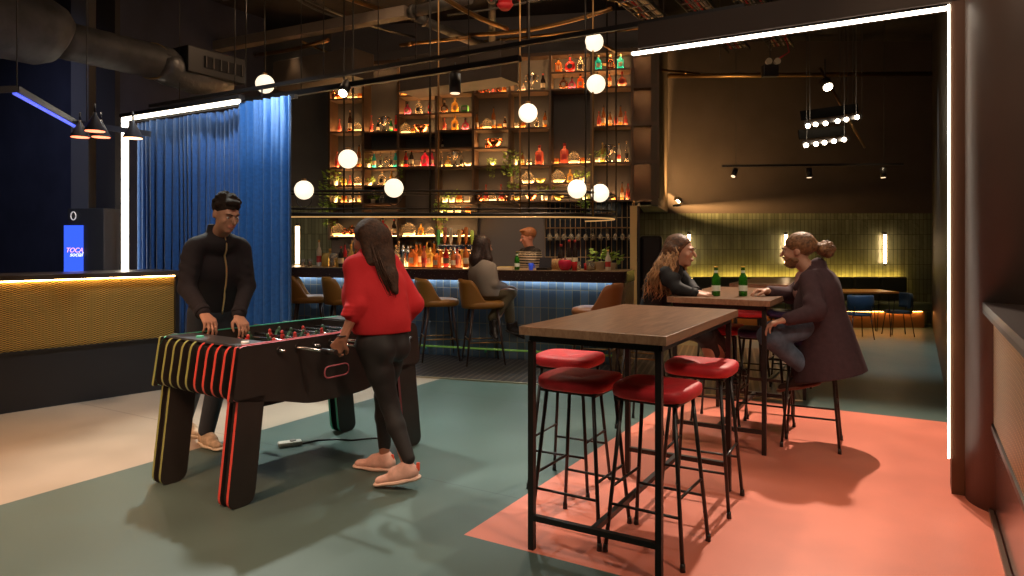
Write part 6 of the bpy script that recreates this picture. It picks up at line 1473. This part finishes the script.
can(262, 100, 6.8, 'unlit can spotlight hanging over the curtain top corner', False, (0, 0, -1), hang=.12)
# far room: track with three cans, light frames
t = thing('track_rail', 'thin black track on wires across the far room wall', 'track'); a = P(722, 166, 10.8); b = P(903, 164, 10.8)
MB().bar(a, b, .03, .035).build('rail', black, t)
for u in (736, 884): q = P(u, 166, 10.8); MB().tube(q, (q.x, q.y, 4.95), .004, seg=6).build('hanger', gal, t)
can(736, 169, 10.8, 'left small unlit spotlight on the far room track', False, (-.4, -.3, -.8), L=.14, r=.04)
can(809, 168, 10.8, 'middle small spotlight on the far room track', False, (0, -.05, -1), L=.15, r=.045)
can(883, 168, 10.8, 'right small spotlight on the far room track', False, (0, -.05, -1), L=.15, r=.045)
fr1 = [(808, 126), (815.7, 124.5), (825.6, 123.5), (837.6, 121.2), (846.4, 119.5), (857, 117.2)]; fr2 = [(806, 145.3), (816, 144.0), (824.5, 142.6), (834, 141.2), (844, 139.6)]
for fi, (fr, lab) in enumerate(((fr1, 'upper row of bright bulbs in the hanging far room light cluster'), (fr2, 'lower row of bright bulbs in the hanging far room light cluster'))):
    a = P(fr[0][0]-4, fr[0][1]-2, 8.6); b = P(fr[-1][0]+5, fr[-1][1]-1, 8.6); t = thing('light_bar', lab, 'light bar', a); d = b-a
    MB().bar((0, 0, .0), d, .03, .05).build('housing', black, t)
    MB().bar((0, .10, .12), d+Vector((0, .10, .12)), .01, .12).build('back_plate', mat('plate_matt', (.008, .007, .006), 1., spec=.05), t)
    for q in (.1, .9): MB().tube(d*q, d*q+Vector((0, 0, 2.0)), .004, seg=6).build('wire', gal, t)
    for (u, v) in fr:
        q = P(u, v, 8.55)-a; MB().ball(q, .028, seg=12).build('bulb', glow('bulb_hot', (1., .84, .62), 22), t)
t = thing('diagonal_conduit', 'thin conduit slanting down behind the hanging light cluster', 'pipe'); MB().tube(P(820, 68, 9.4), P(865, 148, 8.9), .018, seg=8).build('tube', brass, t)
can(825, 82, 9.0, 'lit round spotlight above the hanging light cluster', True, (0, -.6, -.6), L=.12, r=.07, hang=.3)
for i, (u, v0_) in enumerate(((848, 120), (853, 118), (862, 115), (840, 120), (720, 60))):
    q = P(u, v0_, 9.2); tag(MB().tube(q, (q.x, q.y, 4.95), .005, seg=6).build('hanging_wire', gal), 'thin steel wire hanging from the far room ceiling', 'wire', 'hanging wires in the far room')
# left: blue edged track with cone shades
t = thing('pendant_track', 'kinked hanging track with a blue lit edge over the reception counter', 'track')
pts = [P(-30, 91, 5.0), P(17, 89, 5.3), P(76, 123, 6.4), P(150, 134, 6.3)]
for a, b in zip(pts, pts[1:]): MB().bar(a, b, .03, .05).build('rail', mat('track_grey', (.06, .055, .06), .4), t)
MB().bar(pts[1]+Vector((-.01, -.02, -.03)), pts[2]+Vector((0, -.02, -.03)), .02, .03).build('blue_edge', glow('blue_edge_led', (.06, .12, 1.), 1.1), t)
for q in (pts[1], pts[2]+Vector((.1, 0, 0))): MB().tube(q, (q.x, q.y, 4.95), .005, seg=6).build('hanger', gal, t)
for i, (u, v, Y, lab) in enumerate(((80, 137, 6.2, 'leftmost red-rimmed cone lamp over the reception counter'), (95, 131, 5.6, 'largest red-rimmed cone lamp, second from left over reception'), (101, 137, 6.1, 'third red-rimmed cone lamp from left, behind the largest'), (133, 138, 5.8, 'right cone lamp in front of the curtain corner light'))):
    p = P(u, v, Y); tt = thing('cone_lamp', lab, 'lamp', p)
    MB().lathe([(.078, 0), (.080, .004), (.016, .13), (.014, .15), (.004, .15)], seg=24).build('lamp_shade', mat('shade_black', (.05, .04, .04), .4), tt)
    MB().tube((0, 0, -.004), (0, 0, .003), .072, seg=20).build('diffuser', glow('cone_red', (1., .22, .10), 3.) if i < 3 else glow('cone_warm', (1., .5, .25), 4.), tt)
    MB().tube((0, 0, .15), (0, 0, .22), .008, seg=6).build('stem', black, tt)

rnd = random.Random(22)
for i in range(16):
    z = rnd.uniform(4.2, 4.8); x = rnd.uniform(-3.5, 4.5); y = rnd.uniform(6.0, 11.0); d = (BX if i % 3 else -AX); L = rnd.uniform(1.2, 3.5); a_ = Vector((x, y, z)); sag = rnd.uniform(0, .12)
    tag(MB().path([a_+d*L*k/8-Vector((0, 0, sag*math.sin(PI*k/8))) for k in range(9)], rnd.choice((.012, .018, .03)), seg=6).build('ceiling_conduit', brass if i % 2 else gal), 'thin conduit or cable running across the dark ceiling above the bar', 'pipe', 'thin conduits on the dark ceiling')
# ================================================================ lights
def spot(loc, aim, power, col=(1., .80, .58), size=60, blend=.5, rad=.08):
    l = bpy.data.lights.new('spot', 'SPOT'); l.energy = power; l.color = col; l.spot_size = R(size); l.spot_blend = blend; l.shadow_soft_size = rad
    o = bpy.data.objects.new('spot_light', l); C.objects.link(o); o.location = loc
    o.rotation_euler = (Vector(aim)-Vector(loc)).to_track_quat('-Z', 'Y').to_euler(); return o
def area(loc, aim, power, size, col):
    l = bpy.data.lights.new('area', 'AREA'); l.energy = power; l.color = col; l.size = size
    o = bpy.data.objects.new('area_light', l); C.objects.link(o); o.location = loc
    o.rotation_euler = (Vector(aim)-Vector(loc)).to_track_quat('-Z', 'Y').to_euler(); return o
spot((-2.65, 6.5, 4.1), (-1.6, 4.6, 0), 640, (.95, 1., .90), 50, .6)          # behind the foosball table
spot((-.15, 7.4, 4.2), (-.2, 5.7, 0), 560, (.85, 1., .92), 55, .7)           # teal pool behind the woman
spot((3.0, 6.8, 4.1), (2.2, 4.0, 0), 950, (1., .80, .62), 62, .6, .05)          # coral pool
spot((-3.6, 6.0, 4.2), (-3.6, 5.0, 0), 180, (1., .82, .62), 55, .6)          # beige floor
spot((-4.5, 2.0, 4.2), (-2.6, 3.6, 0), 160, (1., .75, .52), 60, .7)
spot((5.2, 9.0, 4.3), (4.6, 8.9, 0), 320, (.8, .95, 1.), 50, .6)
spot((5.6, 10.3, 4.3), (5.6, 10.2, 0), 150, (1., .8, .5), 50, .6)
spot((-.8, .6, 4.4), (-1.1, 4.0, .9), 190, (1., .78, .56), 55, .8, .25)  # front fill from above the camera, added without a fixture
spot((2.2, .6, 4.4), (.9, 3.6, .9), 270, (1., .78, .56), 60, .8, .25)  # second added front fill, brightens the camera side of stools and tables
spot((.5, 5.2, 4.5), (.5, 3.9, .9), 170, (1., .82, .60), 62, .7, .1)
spot((-2.2, 5.4, 3.9), (-2.9, 6.9, 1.5), 230, (.70, .88, 1.), 75, .8, .1)       # curtain wash
spot((1.2, 2.6, 4.5), (3.0, 3.9, 1.4), 70, (1., .72, .5), 50, .8, .1)
up = Vector((2.66, 11.15, 2.06)); t = thing('louvred_uplight', 'small louvred uplight at the corner throwing orange rays on the wall', 'uplight', up)
MB().box((0, 0, -.04), (.10, .10, .03)).build('base', black, t)
for k in range(12): a_ = R(5+k*7.2); MB().box((.075, .07, 0), (.05, .26, .0055), M=Matrix.Rotation(-a_, 4, 'Y')).build('blade', black, t)
spot(up, (3.6, 12.06, 3.3), 1000, (1., .58, .22), 120, .9, .004)
spot((5.3, 8.0, 4.6), (5.0, 12.0, 2.4), 1300, (1., .78, .56), 100, .9, .2)  # added light for the far wall and its tiles, no fixture
for x_ in (-3.2, -1.6, .2): spot((x_, 8.0, 4.5), (x_+.2, 10.5, 2.3), 13, (1., .66, .38), 75, .9, .15)  # added to brighten the shelving, no fixtures
spot((-5.5, 5.5, 4.6), (-6.5, 9.0, 1.5), 150, (.5, .6, 1.), 80, .9, .2)
spot((-2.9, 1.4, 4.4), (-2.7, 3.0, 0), 950, (1., .50, .28), 60, .9, .2)
for x_, y_ in ((-2.5, 7.5), (.6, 6.9), (-5.2, 5.2)):
    l = bpy.data.lights.new('point', 'POINT'); l.energy = 9; l.color = (1., .66, .4); l.shadow_soft_size = .15; o = bpy.data.objects.new('point_light', l); C.objects.link(o); o.location = (x_, y_, 3.9)  # added point lights without fixtures, lifting the dark ceiling services
area((0.5, 2.5, 4.8), (0.5, 4.5, 0), 38, 3.0, (1., .78, .6))  # added ambient fill over the foreground
area((0, 7.5, 4.8), (0, 8.5, 0), 45, 3.0, (1., .7, .45))  # added ambient fill over the bar
for x in (-3, -1.2, .6): spot((x, 9.6, 4.0), (x, 9.0, 1.1), 130, (1., .64, .34), 90, .8, .1)
spot((.6, 6.6, 3.6), (.1, 9.2, 1.4), 190, (1., .74, .52), 60, .8, .1)  # added to light the bartender, no fixture

sc = bpy.context.scene
w = bpy.data.worlds.new('room'); sc.world = w; w.use_nodes = True; w.node_tree.nodes['Background'].inputs[0].default_value = (.02, .016, .014, 1); w.node_tree.nodes['Background'].inputs[1].default_value = 1
cd = bpy.data.cameras.new('camera'); cam = bpy.data.objects.new('camera', cd); C.objects.link(cam); cam.location = (0, 0, HC); cam.rotation_euler = (PI/2, 0, 0)
cd.sensor_width = 36; cd.lens = FP/1024*36; cd.shift_y = -(288-V0)/1024; cd.clip_start = .05; sc.camera = cam
sc.view_settings.view_transform = 'Standard'; sc.view_settings.look = 'None'; sc.view_settings.gamma = 1; sc.view_settings.use_curve_mapping = False; sc.view_settings.exposure = 0
sc.cycles.use_denoising = True; sc.cycles.max_bounces = 6; sc.cycles.sample_clamp_indirect = 4; sc.cycles.sample_clamp_direct = 0
sc.cycles.caustics_reflective = False; sc.cycles.caustics_refractive = False
